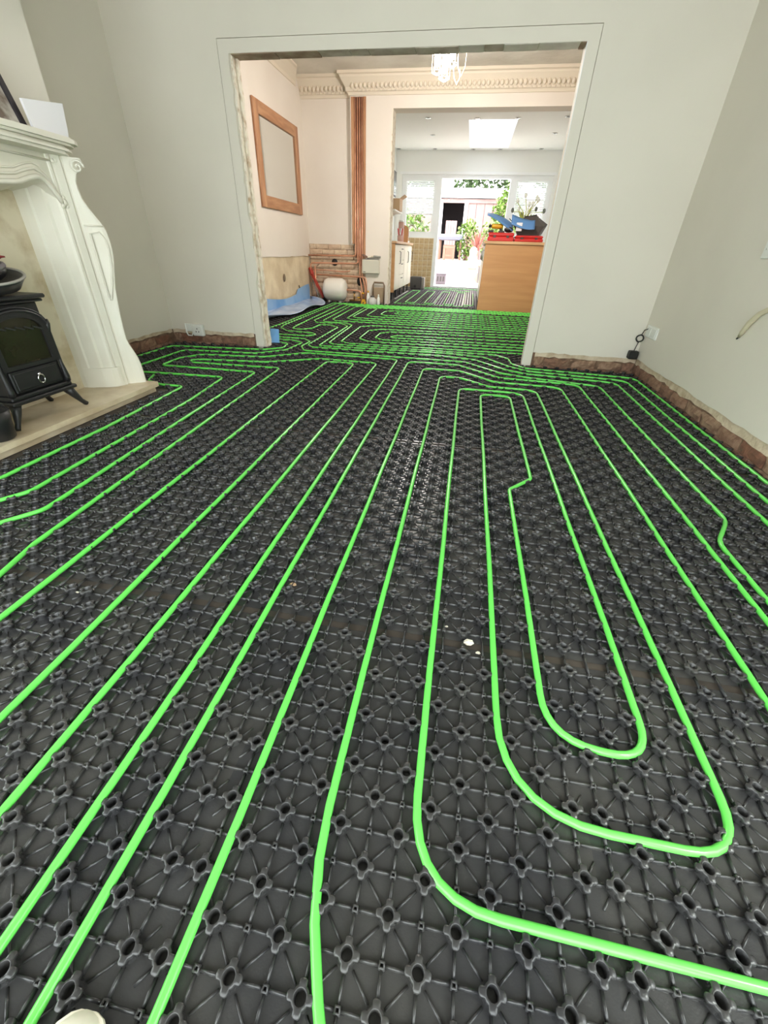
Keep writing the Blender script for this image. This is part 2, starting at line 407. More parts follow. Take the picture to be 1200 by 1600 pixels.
pipe('second green pipe outside the nested U-bends', [(-8, -20), (-8, 0), (-8.2, 69.4, 1.6), (.4, 69.5, 2), (7, 62.8, 2), (18.8, 62, 2), (19, 30), (19, -20)])
pipe('green pipe from lower left corner to the wide loop near the left socket', [(-10, -20), (-10, 5), (-10.3, 70.4, 1.5), (-27.5, 70.5, 2), (-33.5, 65.2, 2), (-44.5, 63.6, 1.6), (-46.4, 60, 1.4), (-46.2, 54.9, .9), (-30.2, 55.2, 1.), (-28.8, 30), (-27.8, 15, 1.5), (-31, 10.5, 2), (-38, 5.5, 2), (-50, -1)])
pipe('green pipe with the small inner hairpin loop near the left socket', [(-13, -20), (-13, 5), (-13.3, 66.6, 1.5), (-23.6, 66.8, 2), (-31.4, 61.8, 2), (-42.2, 60.4, 1.), (-44, 59.2, .8), (-42.5, 58, 1.), (-27.6, 58.6, 1.2), (-26, 30), (-25, 11.5, 2), (-23.5, 5), (-22, -20)])
pipe('green pipe with a squared arch at the far end, left of centre', [(-21, -20), (-21.2, 5), (-21.9, 65.2, 1.5), (-17, 65.3, 1.5), (-16.2, 5), (-16, -20)])
pipe('green pipe emerging behind the fireplace foot and running to the left edge', [(-50, 50.4), (-45, 50.6), (-33.4, 51.2, 1.2), (-32, 40), (-31, 17, 1.5), (-33.5, 13, 2), (-38, 9.6, 2), (-50, 3)])
pipe('green pipe nearest the hearth edge', [(-43.6, 49.4), (-42.4, 46.6, 1.), (-39.6, 45.4, 1.), (-36.2, 45.4, .9), (-35.2, 30), (-35.1, 17, 1.5), (-38, 13.4, 2), (-50, 7)])
pipe('green pipe hugging the left brick skirting and hooking behind the left jamb', [(-53.6, 54), (-53.6, 68.6, 1.8), (-36, 70.9, 2), (-33.2, 73.6, 1.2), (-33.8, 77.6, 1.2), (-38, 79.2, 1.5), (-52, 79.2)])
pipe('second green pipe from the left alcove hooking behind the left jamb', [(-49.3, 54), (-49.3, 66.2, 1.8), (-36, 67.4, 2), (-31.9, 71.8, 1.8), (-31.4, 79.4, 1.2), (-34, 81.2, 1.2), (-52, 81.4)])
pipe('green pipe with an S-kink at the right side of the front room', [(20, -20), (20, 21.6, 3.), (22, 24.8, 3.), (21.9, 62.2, 2), (11.5, 64.2, 2), (7.2, 66, 2), (1.5, 72.2, 2), (-28.6, 72.4, 1.5), (-30.4, 76, 1.5), (-30.4, 81, 1.2), (-32.5, 83.6, 1.2), (-52, 83.8)])
pipe('third green pipe from the right skirting', [(25, -20), (25, 65, 2), (11.5, 66.6, 2), (8.2, 68.6, 2), (3.2, 74.6, 2), (-3, 75.8), (-28.2, 75.8, 1.2), (-29.7, 78, 1.2), (-29.9, 100.5, 1.5), (-33, 103.2, 1.2), (-35.3, 102.4, 1), (-35.3, 97, 1.2), (-37, 94.4, 1.2), (-39.6, 95, 1.2), (-40.2, 99.5, 1.5), (-42, 148.2, 1.2), (28, 148.2)])
pipe('second green pipe from the right skirting', [(27, -20), (27, 66.8, 2), (12, 68.6, 2), (9, 71.2, 2), (5, 77.2, 2), (-2, 78.4), (-27.4, 77.6, .8), (-28.1, 103, 1.4), (-30.5, 106.4, 1.4), (-37.2, 106, 1.2), (-38.9, 109.4, 1.2), (-39.5, 146.8, 1.2), (28, 146.8)])
pipe('green pipe right beside the bare brick skirting on the right', [(29, -20), (29, 69, 2), (11.8, 70.6, 1.6), (9.8, 73.2, 1.2), (9.5, 77.4, 1.2), (7, 80, 1.6), (-25, 79.8, 1), (-26.4, 81.4, 1), (-27.4, 105, 1.2), (-30, 107.8, 1.2), (-35.5, 107.8, 1), (-36.6, 110, 1), (-38, 145.4, 1.2), (28, 145.4)])
pipe('pale looking green pipe forming the outermost nested bend in the middle room', [(28, 83), (-22.4, 81.8, 1.2), (-24.4, 83.4, 1.2), (-24.9, 103.4, 1.5), (-22, 106, 1.6), (28, 108.2)])
pipe('green pipe forming the second nested bend in the middle room', [(28, 86), (-18.8, 85, 1.4), (-21.5, 88, 1.4), (-21.7, 98.5, 1.5), (-19, 101.4, 1.6), (28, 104.8)])
pipe('green pipe forming the third nested bend in the middle room', [(28, 89), (-16.6, 88, 1.4), (-18.4, 90, 1.), (-18.4, 96, 1.4), (-16.2, 98.4, 1.4), (28, 101)])
pipe('green pipe forming the innermost nested bend in the middle room', [(28, 92), (-14.2, 91, .8), (-15.5, 92.2, .8), (-14.2, 94, .8), (28, 97)])
pipe('green pipe running beside the blue sheet then along the back wall', [(-45.2, 88), (-44.6, 100, 2), (-45.6, 151, 1.2), (28, 151)])
pipe('green pipe with a hairpin at the left of the middle room', [(-52, 86.6), (-33.2, 87, .9), (-31.6, 88.9, .9), (-33.2, 90.8, .9), (-39.6, 91.6, 1.6), (-42.6, 95.4, 1.2), (-43.4, 99.5, 2), (-44, 149.6, 1.2), (28, 149.6)])
pipe('green pipe with one bend below the copper pipes', [(28, 111.4), (-33.4, 110.6, 1.2), (-34.9, 113.2, 1.2), (-35.8, 144, 1.2), (28, 144)])
pipe('green pipe with one bend below the grey wall box', [(28, 114.6), (-30, 114.2, 1.2), (-31.8, 116.6, 1.2), (-32.6, 142.6, 1.2), (28, 142.6)])
pipe('green pipe with a squared arch near the kitchen opening', [(28, 118), (-29.6, 118, 1), (-31, 120.2, 1), (-31, 141.2, 1), (-28, 141.2, 1), (-27.8, 124.2, 1), (-26, 122.2, 1), (28, 122)])
pipe('green pipe forming a wide loop near the kitchen opening', [(28, 126), (-22.6, 126, 1.2), (-24.4, 128.2, 1.2), (-24.4, 135, 1.2), (-22.4, 137.6, 1.2), (28, 137.6)])
pipe('green pipe forming a small inner loop near the kitchen opening', [(28, 130), (-19.8, 130, .9), (-21, 131.6, .9), (-19.8, 133.6, .9), (28, 133.6)])
kp = [(1, 160), (-25.5, 160, 1)]; cc = -25.8
for k in range(8):
    c = -25.8+3.6*k
    kp += [(c, 163+(k % 2)*56, 1), ] if k == 0 else []
    kp += [(c, 219 if k % 2 == 0 else 165, 1.2), (c+3.6, 219 if k % 2 == 0 else 165, 1.2)]
pipe('pale green serpentine pipe across the kitchen floor', kp[:2]+kp[3:]+[(kp[-1][0], 219)], 1.2)
pipe('green pipe along the patio door end of the kitchen floor', [(28, 240), (-25, 240, 1.2), (-26.4, 236, 1.2), (-25, 232, 1.2), (-8, 232, 1.2), (-6.5, 229, 1.), (-4, 227, 1.), (1.5, 227)])

# ------------------------------------------------------------------ front room shell
w = MB(); jag(w, (XR, YP, 0), (0, -1, 0), (-1, 0, 0), YP-.35, .13, ZC, -.018, step=.09, amp=.006)
w.box(XR+.018, XR+.2, .35, YP, -.02, ZC); w.box(XR, XR+.2, YR-.2, .35, -.02, .4); w.box(XR, XR+.2, YR-.2, .35, 2.05, ZC); w.box(XR, XR+.2, YR-.2, -1.0, .4, 2.05)
wall_right = struct('wall_right', w, PAINT, 'off-white painted plaster wall on the right', 'wall')
e = MB(); jag(e, (XR+.012, YP, 0), (0, -1, 0), (-1, 0, 0), YP-.35, .085, .14, -.012, step=.07, amp=.01); e.build('plaster_edge', PLASTERG, wall_right)
for z, o in ((.018, .06), (-.052, .17)): brick_row(wall_right, (XR+.004, YP-.01, z), -math.pi/2, YP-.37, 0, o)
m_ = MB(); m_.box(XR+.016, XR+.03, .35, YP+.03, -.02, .12); m_.build('mortar', MORTAR, wall_right)

w = MB(); jag(w, (XL, YBR, 0), (0, 1, 0), (1, 0, 0), YP-YBR, .125, ZC, -.018, amp=.006); w.box(XL-.2, XL-.018, YBR-.1, YP, -.02, ZC)
w.box(XL-.2, XL, .35, BY0, -.02, ZC); w.box(XL-.2, XL, YR-.2, .35, -.02, .4); w.box(XL-.2, XL, YR-.2, .35, 2.05, ZC); w.box(XL-.2, XL, YR-.2, -1., .4, 2.05)
wall_left = struct('wall_left', w, PAINT, 'sage white alcove wall beyond the chimney breast', 'wall')
e = MB(); jag(e, (XL-.012, YBR, 0), (0, 1, 0), (1, 0, 0), YP-YBR, .095, .14, -.012, step=.04, amp=.007); e.build('plaster_edge', PLASTERG, wall_left)
for z, o in ((.02, .1), (-.05, .0)): brick_row(wall_left, (XL-.004, YBR+.02, z), math.pi/2, YP-YBR-.04, 0, o)
m_ = MB(); m_.box(XL-.03, XL-.016, YBR, YP+.03, -.02, .12); m_.build('mortar', MORTAR, wall_left)
w = MB(); w.box(XL-.1, XB, BY0, YBR, -.02, ZC)
struct('wall_chimney', w, PAINT, 'painted chimney breast behind the white fireplace', 'wall')

# partition with the wide opening
w = MB()
jag(w, (XL, YP, 0), (1, 0, 0), (0, -1, 0), -1.958-XL, .125, ZC, -.016, amp=.006)
jag(w, (.626, YP, 0), (1, 0, 0), (0, -1, 0), XR-.626, .125, ZC, -.016, amp=.006)
w.box(-1.958, .626, YP, YP+.016, 2.056, ZC)
w.box(XL-.2, OXL-.01, YP+.016, YPB, -.02, ZC); w.box(OXR+.002, XR+.2, YP+.016, YPB, -.02, ZC); w.box(OXL-.01, OXR+.002, YP+.016, YPB, OZ+.004, ZC)
wall_part = struct('wall_partition', w, PAINT, 'painted dividing wall with a wide square opening', 'wall')
for a, b in ((XL-.01, -1.975), (.645, XR+.012)):
    e = MB(); jag(e, (a, YP+.011, 0), (1, 0, 0), (0, -1, 0), b-a, .09, .135, -.01, step=.04, amp=.007); e.build('plaster_edge', PLASTERG, wall_part)
    for z, o in ((.02, .13), (-.05, .03)): brick_row(wall_part, (a, YP+.002, z), 0, b-a, 0, o)
    m_ = MB(); m_.box(a-.06, b+.03, YP+.012, YP+.02, -.02, .12); m_.build('mortar', MORTAR, wall_part)
# plaster bands around the opening (flush strips with an open joint)
t = MB(); t.box(OXR, .622, YP-.002, YPB+.002, .012, OZ+.0)
t.build('jamb_band', PAINT, wall_part, 'smooth painted band down the right side of the opening')
t = MB(); n = 44
vs = []; fs = []
for i in range(n+1):
    z = .015+(OZ-.015)*i/n; j = random.uniform(-.006, .006)+(.014 if 12 < i < 22 else 0)
    vs += [(-1.954, YP-.002, z), (OXL-.012+j, YP-.002, z), (OXL-.004+j*.5, YP+.03, z), (-1.954, YP+.03, z)]
for i in range(n):
    a = 4*i; fs += [(a, a+1, a+5, a+4), (a+1, a+2, a+6, a+5), (a+2, a+3, a+7, a+6), (a+3, a, a+4, a+7)]
t.add(vs, fs+[(3, 2, 1, 0), (4*n, 4*n+1, 4*n+2, 4*n+3)]); t.build('jamb_band', PAINT, wall_part, 'painted band with a chipped inner edge on the left of the opening')
t = MB(); t.box(-1.954, .622, YP-.002, YP+.02, OZ, 2.052); t.build('lintel_band', PAINT, wall_part)
# rough reveal on the left: ragged vertical plaster strips, and patches under the lintel
for (y0, y1, d) in ((YP+.02, YP+.05, .004), (YP+.045, YP+.085, -.004), (YP+.08, YPB+.004, .009)):
    t = MB(); vs = []; fs = []
    for i in range(41):
        z = .01+(OZ-.01)*i/40; j = random.uniform(-.004, .007); k = random.uniform(-.006, .006)
        vs += [(OXL-.02, y0+k, z), (OXL+d+j, y0+k, z), (OXL+d+j*.6, y1+k, z), (OXL-.02, y1+k, z)]
    for i in range(40):
        a = 4*i; fs += [(a, a+1, a+5, a+4), (a+1, a+2, a+6, a+5), (a+2, a+3, a+7, a+6)]
    t.add(vs, fs+[(3, 2, 1, 0)]); t.build('broken_plaster', CHIP, wall_part)
x = OXL
LINT = [mat('lintel_dirt_%d' % i, c, .9, var=v, vscale=9., bump=.4) for i, (c, v) in enumerate([((172, 152, 132), (142, 116, 96)), ((206, 196, 184), (176, 160, 146)), ((236, 230, 222), (222, 214, 206))])]
while x < OXR-.01:
    L = random.uniform(.12, .45); x1 = min(OXR, x+L); t = MB(); t.box(x+.002, x1-.002, YP+.002, YPB, OZ-random.uniform(0, .005), OZ+.006, .002)
    t.build('lintel_patch', LINT[0 if x < -1.5 else (1 if x < -.5 else random.choice((2, 2, 1, 0)))], wall_part); x = x1
t = MB(); t.box(OXR-.004, OXR+.004, YP+.0, YP+.006, .02, OZ); t.build('metal_corner_bead', UPVC, wall_part)

# rear wall with the front window (behind the camera), ceiling
w = MB(); wx0, wx1, wz0, wz1 = -2.3, 1.3, .15, 2.05
w.box(XL-.2, wx0, YR-.2, YR, -.02, ZC); w.box(wx1, XR+.2, YR-.2, YR, -.02, ZC); w.box(wx0, wx1, YR-.2, YR, -.02, wz0); w.box(wx0, wx1, YR-.2, YR, wz1, ZC)
struct('wall_front', w, PAINT, 'painted wall with the wide front window', 'wall')
def window(name, x0, x1, z0, z1, y, fr=.06, mull=(), depth=.07, label=None):
    w = MB(); w.box(x0, x0+fr, y, y+depth, z0, z1); w.box(x1-fr, x1, y, y+depth, z0, z1); w.box(x0+fr, x1-fr, y, y+depth, z0, z0+fr); w.box(x0+fr, x1-fr, y, y+depth, z1-fr, z1)
    for m in mull: w.box(m-fr*.5, m+fr*.5, y, y+depth, z0+fr, z1-fr)
    o = w.build(name, UPVC, None, label, 'window', None, 'structure')
    xs = [x0]+list(mull)+[x1]
    for a, b in zip(xs, xs[1:]):
        g = MB(); g.box(a+fr*.4, b-fr*.4, y+depth*.4, y+depth*.55, z0+fr*.8, z1-fr*.8); g.build('pane', GLASS, o)
    return o
window('window_4', wx0, wx1, wz0, wz1, YR-.14, mull=(-1.07, .07), label='wide white front window')
wc = MB(); wc.box(XL-.12, XL-.06, -1., -.94, .4, 2.05); wc.box(XL-.12, XL-.06, .29, .35, .4, 2.05); wc.box(XL-.12, XL-.06, -.94, .29, .4, .46); wc.box(XL-.12, XL-.06, -.94, .29, 1.99, 2.05)  # out of view, added in the left wall to lift the right wall
wc = wc.build('fill_window_left', UPVC, None, 'unseen white window added in the left wall to brighten the right wall', 'window', None, 'structure'); g = MB(); g.box(XL-.095, XL-.085, -.95, .30, .45, 2.0); g.build('pane', GLASS, wc)
wc = MB(); wc.box(XR+.06, XR+.12, -1., -.94, .4, 2.05); wc.box(XR+.06, XR+.12, .29, .35, .4, 2.05); wc.box(XR+.06, XR+.12, -.94, .29, .4, .46); wc.box(XR+.06, XR+.12, -.94, .29, 1.99, 2.05)  # out of view, added in the right wall as fill for the fireplace
wc = wc.build('fill_window_right', UPVC, None, 'unseen white window added in the right wall to brighten the fireplace', 'window', None, 'structure'); g = MB(); g.box(XR+.085, XR+.095, -.95, .30, .45, 2.0); g.build('pane', GLASS, wc)
w = MB(); w.box(XL-.2, XR+.2, YR-.2, YPB, ZC, ZC+.12); struct('ceiling', w, mat('dim_bounce_ceiling', (158, 154, 146), .8), 'unseen front room ceiling greyed to weaken bounce light', 'ceiling')  # never in view; grey chosen so less bounce reaches the upper walls

# ------------------------------------------------------------------ middle room shell
XML, XMR = -2.84, 1.6
w = MB(); jag(w, (XML, YPB, 0), (0, 1, 0), (1, 0, 0), YBL-YPB, .70, ZCM, -.014, step=.12, amp=.006); w.box(XML-.2, XML-.014, YPB, YBL+.2, -.02, ZCM)
wml = struct('wall_middle_left', w, PAINTM, 'cream wall of the middle room with the mirror', 'wall')
w = MB(); jag(w, (XML-.012, YPB, 0), (0, 1, 0), (1, 0, 0), YBL-YPB, .09, .705, -.012, step=.06, amp=.035); w.build('bare_plaster', PLASTER, wml, 'bare patchy plaster below the cream paint')
h = MB(); h.ell((XML-.004, 6.95, .42), (.01, .045, .055)); h.build('plaster_hole', mat('hole_dark', (120, 104, 84), .9), wml)
h = MB(); h.bar((XML+.001, 7.55, .28), (XML+.001, 7.68, .1), .012, .01); h.build('plaster_crack', mat('hole_dark', (120, 104, 84), .9), wml)
# back wall: recessed left bay with bare brick, projecting pier with the pipe chase, header over the kitchen opening
CX0, CX1, KOX, KOZ = -2.03, -1.80, -1.405, 2.57
w = MB(); w.box(XML-.2, CX0-.0, YBL-.0, YBL+.2, .885, ZCM); w.box(CX0, CX1, YBL, YBL+.2, -.02, ZCM); w.box(XML-.2, CX0, YBL+.012, YBL+.2, -.02, .885)
w.box(CX1, KOX, YB, YBL+.14, .0, ZCM); w.box(KOX, XMR+.2, YB, YBL+.14, KOZ, ZCM); w.box(CX0, CX1, YB, YBL, 2.7, ZCM); w.box(1.35, XMR+.2, YB, YBL+.14, -.02, KOZ)
w.box(CX0-.012, CX0+.0, YB, YBL, .9, ZCM)
wmb = struct('wall_middle_back', w, PAINTM, 'cream back wall of the middle room with bare brick below', 'wall')
m_ = MB(); m_.box(XML, CX1, YBL-.001, YBL+.012, 0, .885); m_.build('mortar', mat('sandy_mortar', (190, 164, 138), .95, var=(132, 104, 84), vscale=8., bump=.8), wmb)
for k in range(12):
    brick_row(wmb, (XML+.01, YBL-.014, .008+k*.0735), 0, CX1-XML-.02, 0, .1075*(k % 2), BMM, .225)
t = MB(); t.box(KOX, KOX+.012, YB-.004, YBL+.14, .0, KOZ)
jb = t.build('jamb_plaster', CHIP, wmb)
for cx, wd in ((CX0+.022, .044), (CX1-.022, .044)):
    t = MB(); t.box(cx-wd/2, cx+wd/2, YB-.002, YBL-.02, .9 if cx < -1.95 else .62, 2.7); t.build('chase_board', PINE, wmb, 'orange pine board lining the copper pipe chase')
t = MB(); t.box(CX0+.044, CX1-.044, YB+.045, YB+.055, .7, 2.7); t.build('chase_back', mat('brown_chase', (150, 98, 68), .6, var=(128, 80, 54), vscale=6.), wmb)
w = MB(); w.box(XMR, XMR+.2, YPB, YBL+.14, -.02, ZCM); struct('wall_middle_right', w, PAINTM, 'cream right wall of the middle room', 'wall')
ART = mat('artex_ceiling', (206, 200, 188), .8, var=(222, 217, 206), vscale=2.5, bump=1.2, bscale=7.)
w = MB(); w.box(XML-.2, XMR+.2, YPB, YBL+.2, ZCM, ZCM+.12); struct('ceiling', w, ART, 'swirled textured ceiling of the middle room', 'ceiling')
# cornice
CORN = mat('cornice_paint', (222, 210, 192), .7, bump=.1)
prof = [(0, -.23), (.02, -.23), (.03, -.2), (.05, -.19), (.055, -.15), (.09, -.10), (.12, -.06), (.125, -.04), (.15, -.03), (.15, 0), (0, 0)]
def cornice(name, x0, x1, yw, label):
    m = MB(); n = len(prof)
    m.add([(x0+(-d if x0 > XML+.1 else 0), yw-d, ZCM+z) for d, z in prof]+[(x1, yw-d, ZCM+z) for d, z in prof], [(i, (i+1) % n, n+(i+1) % n, n+i) for i in range(n)]+[tuple(reversed(range(n))), tuple(range(n, 2*n))])
    o = m.build(name, CORN, None, label, 'cornice', None, 'structure')
    x = x0+.02
    while x < x1-.03:
        b = MB(); b.ell((x+.03, yw-.075, ZCM-.14), (.026, .022, .034), 8, 5); b.ell((x+.055, yw-.05, ZCM-.185), (.014, .016, .014), 6, 4); b.build('leaf_moulding', CORN, o); x += .062
    return o
cornice('trim_1', XML, CX0-.012, YBL, 'leaf patterned cornice over the recessed bay')
cornice('trim_2', CX0-.012, XMR, YB, 'leaf patterned cornice over the kitchen opening')
m = MB(); pp = [(0, -.02), (.02, -.02), (.05, .0), (.11, .03), (.2, .05), (.2, .12), (0, .12)]
pp = [(0, -.14), (.015, -.14), (.03, -.11), (.07, -.07), (.12, -.03), (.15, -.02), (.15, 0), (0, 0)]
n = len(pp); m.add([(XML+d, 6.2, ZCM+z) for d, z in pp]+[(XML+d, 8.0-d*2., ZCM+z) for d, z in pp], [(i, (i+1) % n, n+(i+1) % n, n+i) for i in range(n)]+[tuple(reversed(range(n))), tuple(range(n, 2*n))])
m.build('trim_3', CORN, None, 'broken end of cornice on the left wall above the mirror', 'cornice', None, 'structure')

# ------------------------------------------------------------------ kitchen shell
YK = YBL+.14
w = MB(); w.box(KX0-.2, KX0, YK, YF+.2, -.02, ZK); w.box(KX0, KOX, YK, YK+.05, -.02, ZK); struct('wall_kitchen_left', w, PAINTK, 'white left wall of the kitchen', 'wall')
w = MB(); w.box(KX1, KX1+.2, YK, YF+.2, -.02, ZK); struct('wall_kitchen_right', w, PAINTK, 'white right wall of the kitchen', 'wall')
FX0, FX1, FZ = -1.90, 1.64, 2.376
w = MB(); w.box(KX0-.2, KX1+.2, YF, YF+.16, FZ, ZK); w.box(KX0-.2, FX0, YF, YF+.16, -.02, FZ); w.box(FX1, KX1+.2, YF, YF+.16, -.02, FZ); w.box(FX0, -1.02, YF+.012, YF+.16, -.02, 1.11); w.box(.76, FX1, YF, YF+.16, -.02, 1.11)
wkf = struct('wall_kitchen_far', w, PAINTK, 'white far kitchen wall around the patio door', 'wall')
g = MB(); g.box(FX0, -1.02, YF+.004, YF+.012, 0, 1.11); g.build('grout', GROUT, wkf)
tm = MB(); tm.box(-.055, .055, 0, .008, -.055, .055, .003); tme = tm.mesh('tile'); tme.materials.append(TILE)
for i in range(7):
    for k in range(9): link('tile', tme, wkf, loc=(-1.085-.122*i, YF-.002, .065+.122*k))
SX0, SX1, SY0, SY1 = -.35, .5, 9.96, 12.32
w = MB(); w.box(KX0-.2, SX0, YK, YF+.16, ZK, ZK+.1); w.box(SX1, KX1+.2, YK, YF+.16, ZK, ZK+.1); w.box(SX0, SX1, YK, SY0, ZK, ZK+.1); w.box(SX0, SX1, SY1, YF+.16, ZK, ZK+.1)
struct('ceiling', w, PAINTK, 'smooth white kitchen ceiling with downlights', 'ceiling')
w = MB(); w.box(SX0-.05, SX0, SY0-.05, SY1+.05, ZK+.1, 3.22); w.box(SX1, SX1+.05, SY0-.05, SY1+.05, ZK+.1, 3.22); w.box(SX0, SX1, SY0-.05, SY0, ZK+.1, 3.22); w.box(SX0, SX1, SY1, SY1+.05, ZK+.1, 3.22)
sk = struct('window_1', w, PAINTK, 'rectangular skylight shaft in the kitchen ceiling', 'window')
g = MB(); g.box(SX0-.03, SX1+.03, SY0-.03, SY1+.03, 3.22, 3.235); g.build('pane', glassmat('tinted_skylight_glass', (196, 200, 203)), sk)
for i, (x, y) in enumerate([(-1.06, 9.8), (-1.09, 11.09), (-1.98, 12.4), (-1.14, 12.4), (-.27, 12.46), (.33, 12.44), (1.22, 12.4), (1.28, 10.98), (1.31, 9.81), (-.2, 9.86), (.49, 9.86)]):
    where = ['nearest on the left', 'second along the left row', 'in the far left corner', 'above the left window', 'left of centre above the patio door', 'right of centre above the patio door', 'above the right window', 'second along the right row', 'nearest on the right', 'at the near left corner of the skylight', 'at the near right corner of the skylight'][i]
    d = thing('downlight', 'small recessed ceiling downlight '+where, 'downlight', (x, y, ZK-.0), 'kitchen downlights')
    m = MB(); m.lathe([(.028, -.001), (.05, -.001), (.052, -.007), (.044, -.010), (.030, -.004)], (0, 0, 0), 20); m.build('bezel', CHROME, d)
    m = MB(); m.lathe([(.001, -.003), (.029, -.003), (.029, -.0045), (.001, -.0045)], (0, 0, 0), 14); m.build('lens', DGREY, d)
# patio window and door frames
window('window_2', FX0, -1.0, 1.11, FZ, YF+.05, .13, label='left patio side window with white frame')
window('window_3', .74, FX1, 1.11, FZ, YF+.05, .13, label='right patio side window with white frame')
w = MB(); w.box(-1.02, -.93, YF+.02, YF+.15, 0, FZ); w.box(.68, .77, YF+.02, YF+.15, 0, FZ); w.box(-.93, .68, YF+.02, YF+.15, FZ-.07, FZ); w.box(-.93, .68, YF-.02, YF+.17, -.0, .045)
struct('door_1', w, UPVC, 'white frame of the open patio door', 'door')
w = MB(); w.box(FX0-.05, FX1+.05, YF-.012, YF+.0, FZ, FZ+.05); struct('trim_4', w, UPVC, 'white trim above the patio door', 'trim')
for (x0, x1, who) in ((FX0+.1, -1.1, 'left'), (.84, FX1-.1, 'right')):
    b = thing('window_blind', 'white slatted blind in the %s patio window' % who, 'blind', ((x0+x1)/2, YF+.035, 0), 'patio window blinds')
    h = MB(); h.box(-(x1-x0)/2, (x1-x0)/2, -.012, .012, FZ-.1, FZ-.075); h.build('head_rail', UPVC, b)
    sl = MB(); sl.add([(-(x1-x0)/2, -.008, .011), ((x1-x0)/2, -.008, .011), ((x1-x0)/2, .008, -.011), (-(x1-x0)/2, .008, -.011)], [(0, 1, 2, 3)]); sme = sl.mesh('slat'); sme.materials.append(UPVC)
    for k in range(24 if who == 'right' else 20): link('slat', sme, b, loc=(0, 0, FZ-.13-.034*k))

# ------------------------------------------------------------------ fireplace: hearth, surround, stove
YC = 1.735
h = MB()
hp = [(-2.33, 1.03), (-1.955, 1.03), (-1.945, 1.04), (-1.945, 2.43), (-1.955, 2.44), (-2.33, 2.44)]
h.prism(hp, .026, 'z', .036); hs_ = h.build('hearth_slab', HEARTH, None, 'beige marble hearth slab under the black stove', 'hearth')
h = MB(); h.prism([(-2.33, 1.04), (-1.972, 1.04), (-1.972, 2.425), (-2.33, 2.425)], .036, 'z', .0); h.build('lower_slab', HEARTH, hs_)
h = MB(); h.prism([(-2.3, 1.05), (-1.962, 1.05), (-1.962, 2.43), (-2.3, 2.43)], .006, 'z', .028); h.build('mortar_line', mat('hearth_joint', (170, 148, 116), .9), hs_)
fp = thing('fireplace_surround', 'white carved fireplace surround with scrolled leg and serpentine mantel', 'fireplace', (XB, YC, .062))
OFF = Vector((XB, YC, .062))
def part(mb, name, m, parent, off=OFF, **k):
    mb.v = [(p[0]-off.x, p[1]-off.y, p[2]-off.z) for p in mb.v]; return mb.build(name, m, parent, **k)
tz = [(.062, .061), (.11, .061), (.171, .060), (.215, .055), (.259, .045), (.295, .036), (.329, .031), (.40, .032), (.472, .035), (.54, .040), (.608, .046), (.665, .055), (.72, .064), (.76, .070), (.798, .073), (.845, .073), (.887, .070), (.915, .062), (.943, .050), (.984, .033), (1.02, .021), (1.057, .017), (1.089, .017), (1.123, .026), (1.14, .042), (1.155, .051), (1.175, .054), (1.19, .05)]
def sect(t, z, sg):
    pts = [(-2.33, 2.196), (-2.262, 2.204), (-2.228, 2.212), (-2.222, 2.222), (-2.165, 2.244), (-2.158, 2.256), (-2.122, 2.272), (-2.110, 2.280), (-2.106, 2.290), (-2.122, 2.297), (-2.103, 2.304), (-2.096, 2.318), (-2.088, 2.334), (-2.106, 2.342), (-2.084, 2.348), (-2.078+t*.3, 2.352+t*.35), (-2.08+t*.85, 2.35+t*.8), (-2.08+t, 2.35+t), (-2.085+t, 2.362+t), (-2.16, 2.375+t*.8), (-2.33, 2.42)]
    return [(x, YC+sg*(y-YC), z) for x, y in pts]
for sg in (1, -1):
    m = MB(); n = None; rows = []
    for z, t in tz: rows.append(sect(t, z, sg))
    n = len(rows[0]); vs = [p for r in rows for p in r]; fs = []
    for k in range(len(rows)-1):
        for i in range(n-1):
            q = (k*n+i, k*n+i+1, k*n+n+i+1, k*n+n+i); fs.append(q if sg > 0 else tuple(reversed(q)))
    m.add(vs, fs, False); m.f.append(tuple((len(rows)-1)*n+i for i in range(n))); m.sm.append(False)
    leg = part(m, 'leg', MANTEL, fp)
    # scroll volute, recessed panel moulding and plinth on the leg
    def LP(u, d, z): return (-2.08+u-d*.7, YC+sg*(2.35+u+d*.7-YC)*1.0, z)
    sc = MB(); a = []
    for k in range(28):
        an = k*.36; r = .030*(1-k/30); a.append((-2.062+.024+r*math.cos(an)*.7+.006, YC+sg*(2.372+r*math.cos(an)*.7-YC-.0), 1.15+r*math.sin(an)))
    a = [(x+.006, y-sg*.008, z) for x, y, z in a]
    sc.tube(a, .0055, 6); part(sc, 'scroll', MANTEL, leg)
    pm = MB(); P = [(.012, .70), (.012, .87), (.042, .876), (.056, .845), (.059, .80), (.052, .72), (.034, .62), (.016, .545), (.012, .56)]
    pm.tube([(-2.076+u+.004, YC+sg*(2.352+u-.004-YC), z) for u, z in P], .0052, 6, True); pm.tube([(-2.076+.0+.004, YC+sg*(2.35-.004-YC), .905), (-2.076+.062, YC+sg*(2.41-YC), .905)], .004, 6); part(pm, 'panel_moulding', MANTEL, leg)
    pl = MB(); pl.prism([(-2.262, YC+sg*(2.2-YC)), (-2.158, YC+sg*(2.236-YC)), (-2.112, YC+sg*(2.262-YC)), (-2.096, YC+sg*(2.29-YC)), (-2.09, YC+sg*(2.31-YC)), (-2.24, YC+sg*(2.32-YC))][::sg], .115, 'z', .063); part(pl, 'plinth', MANTEL, leg)
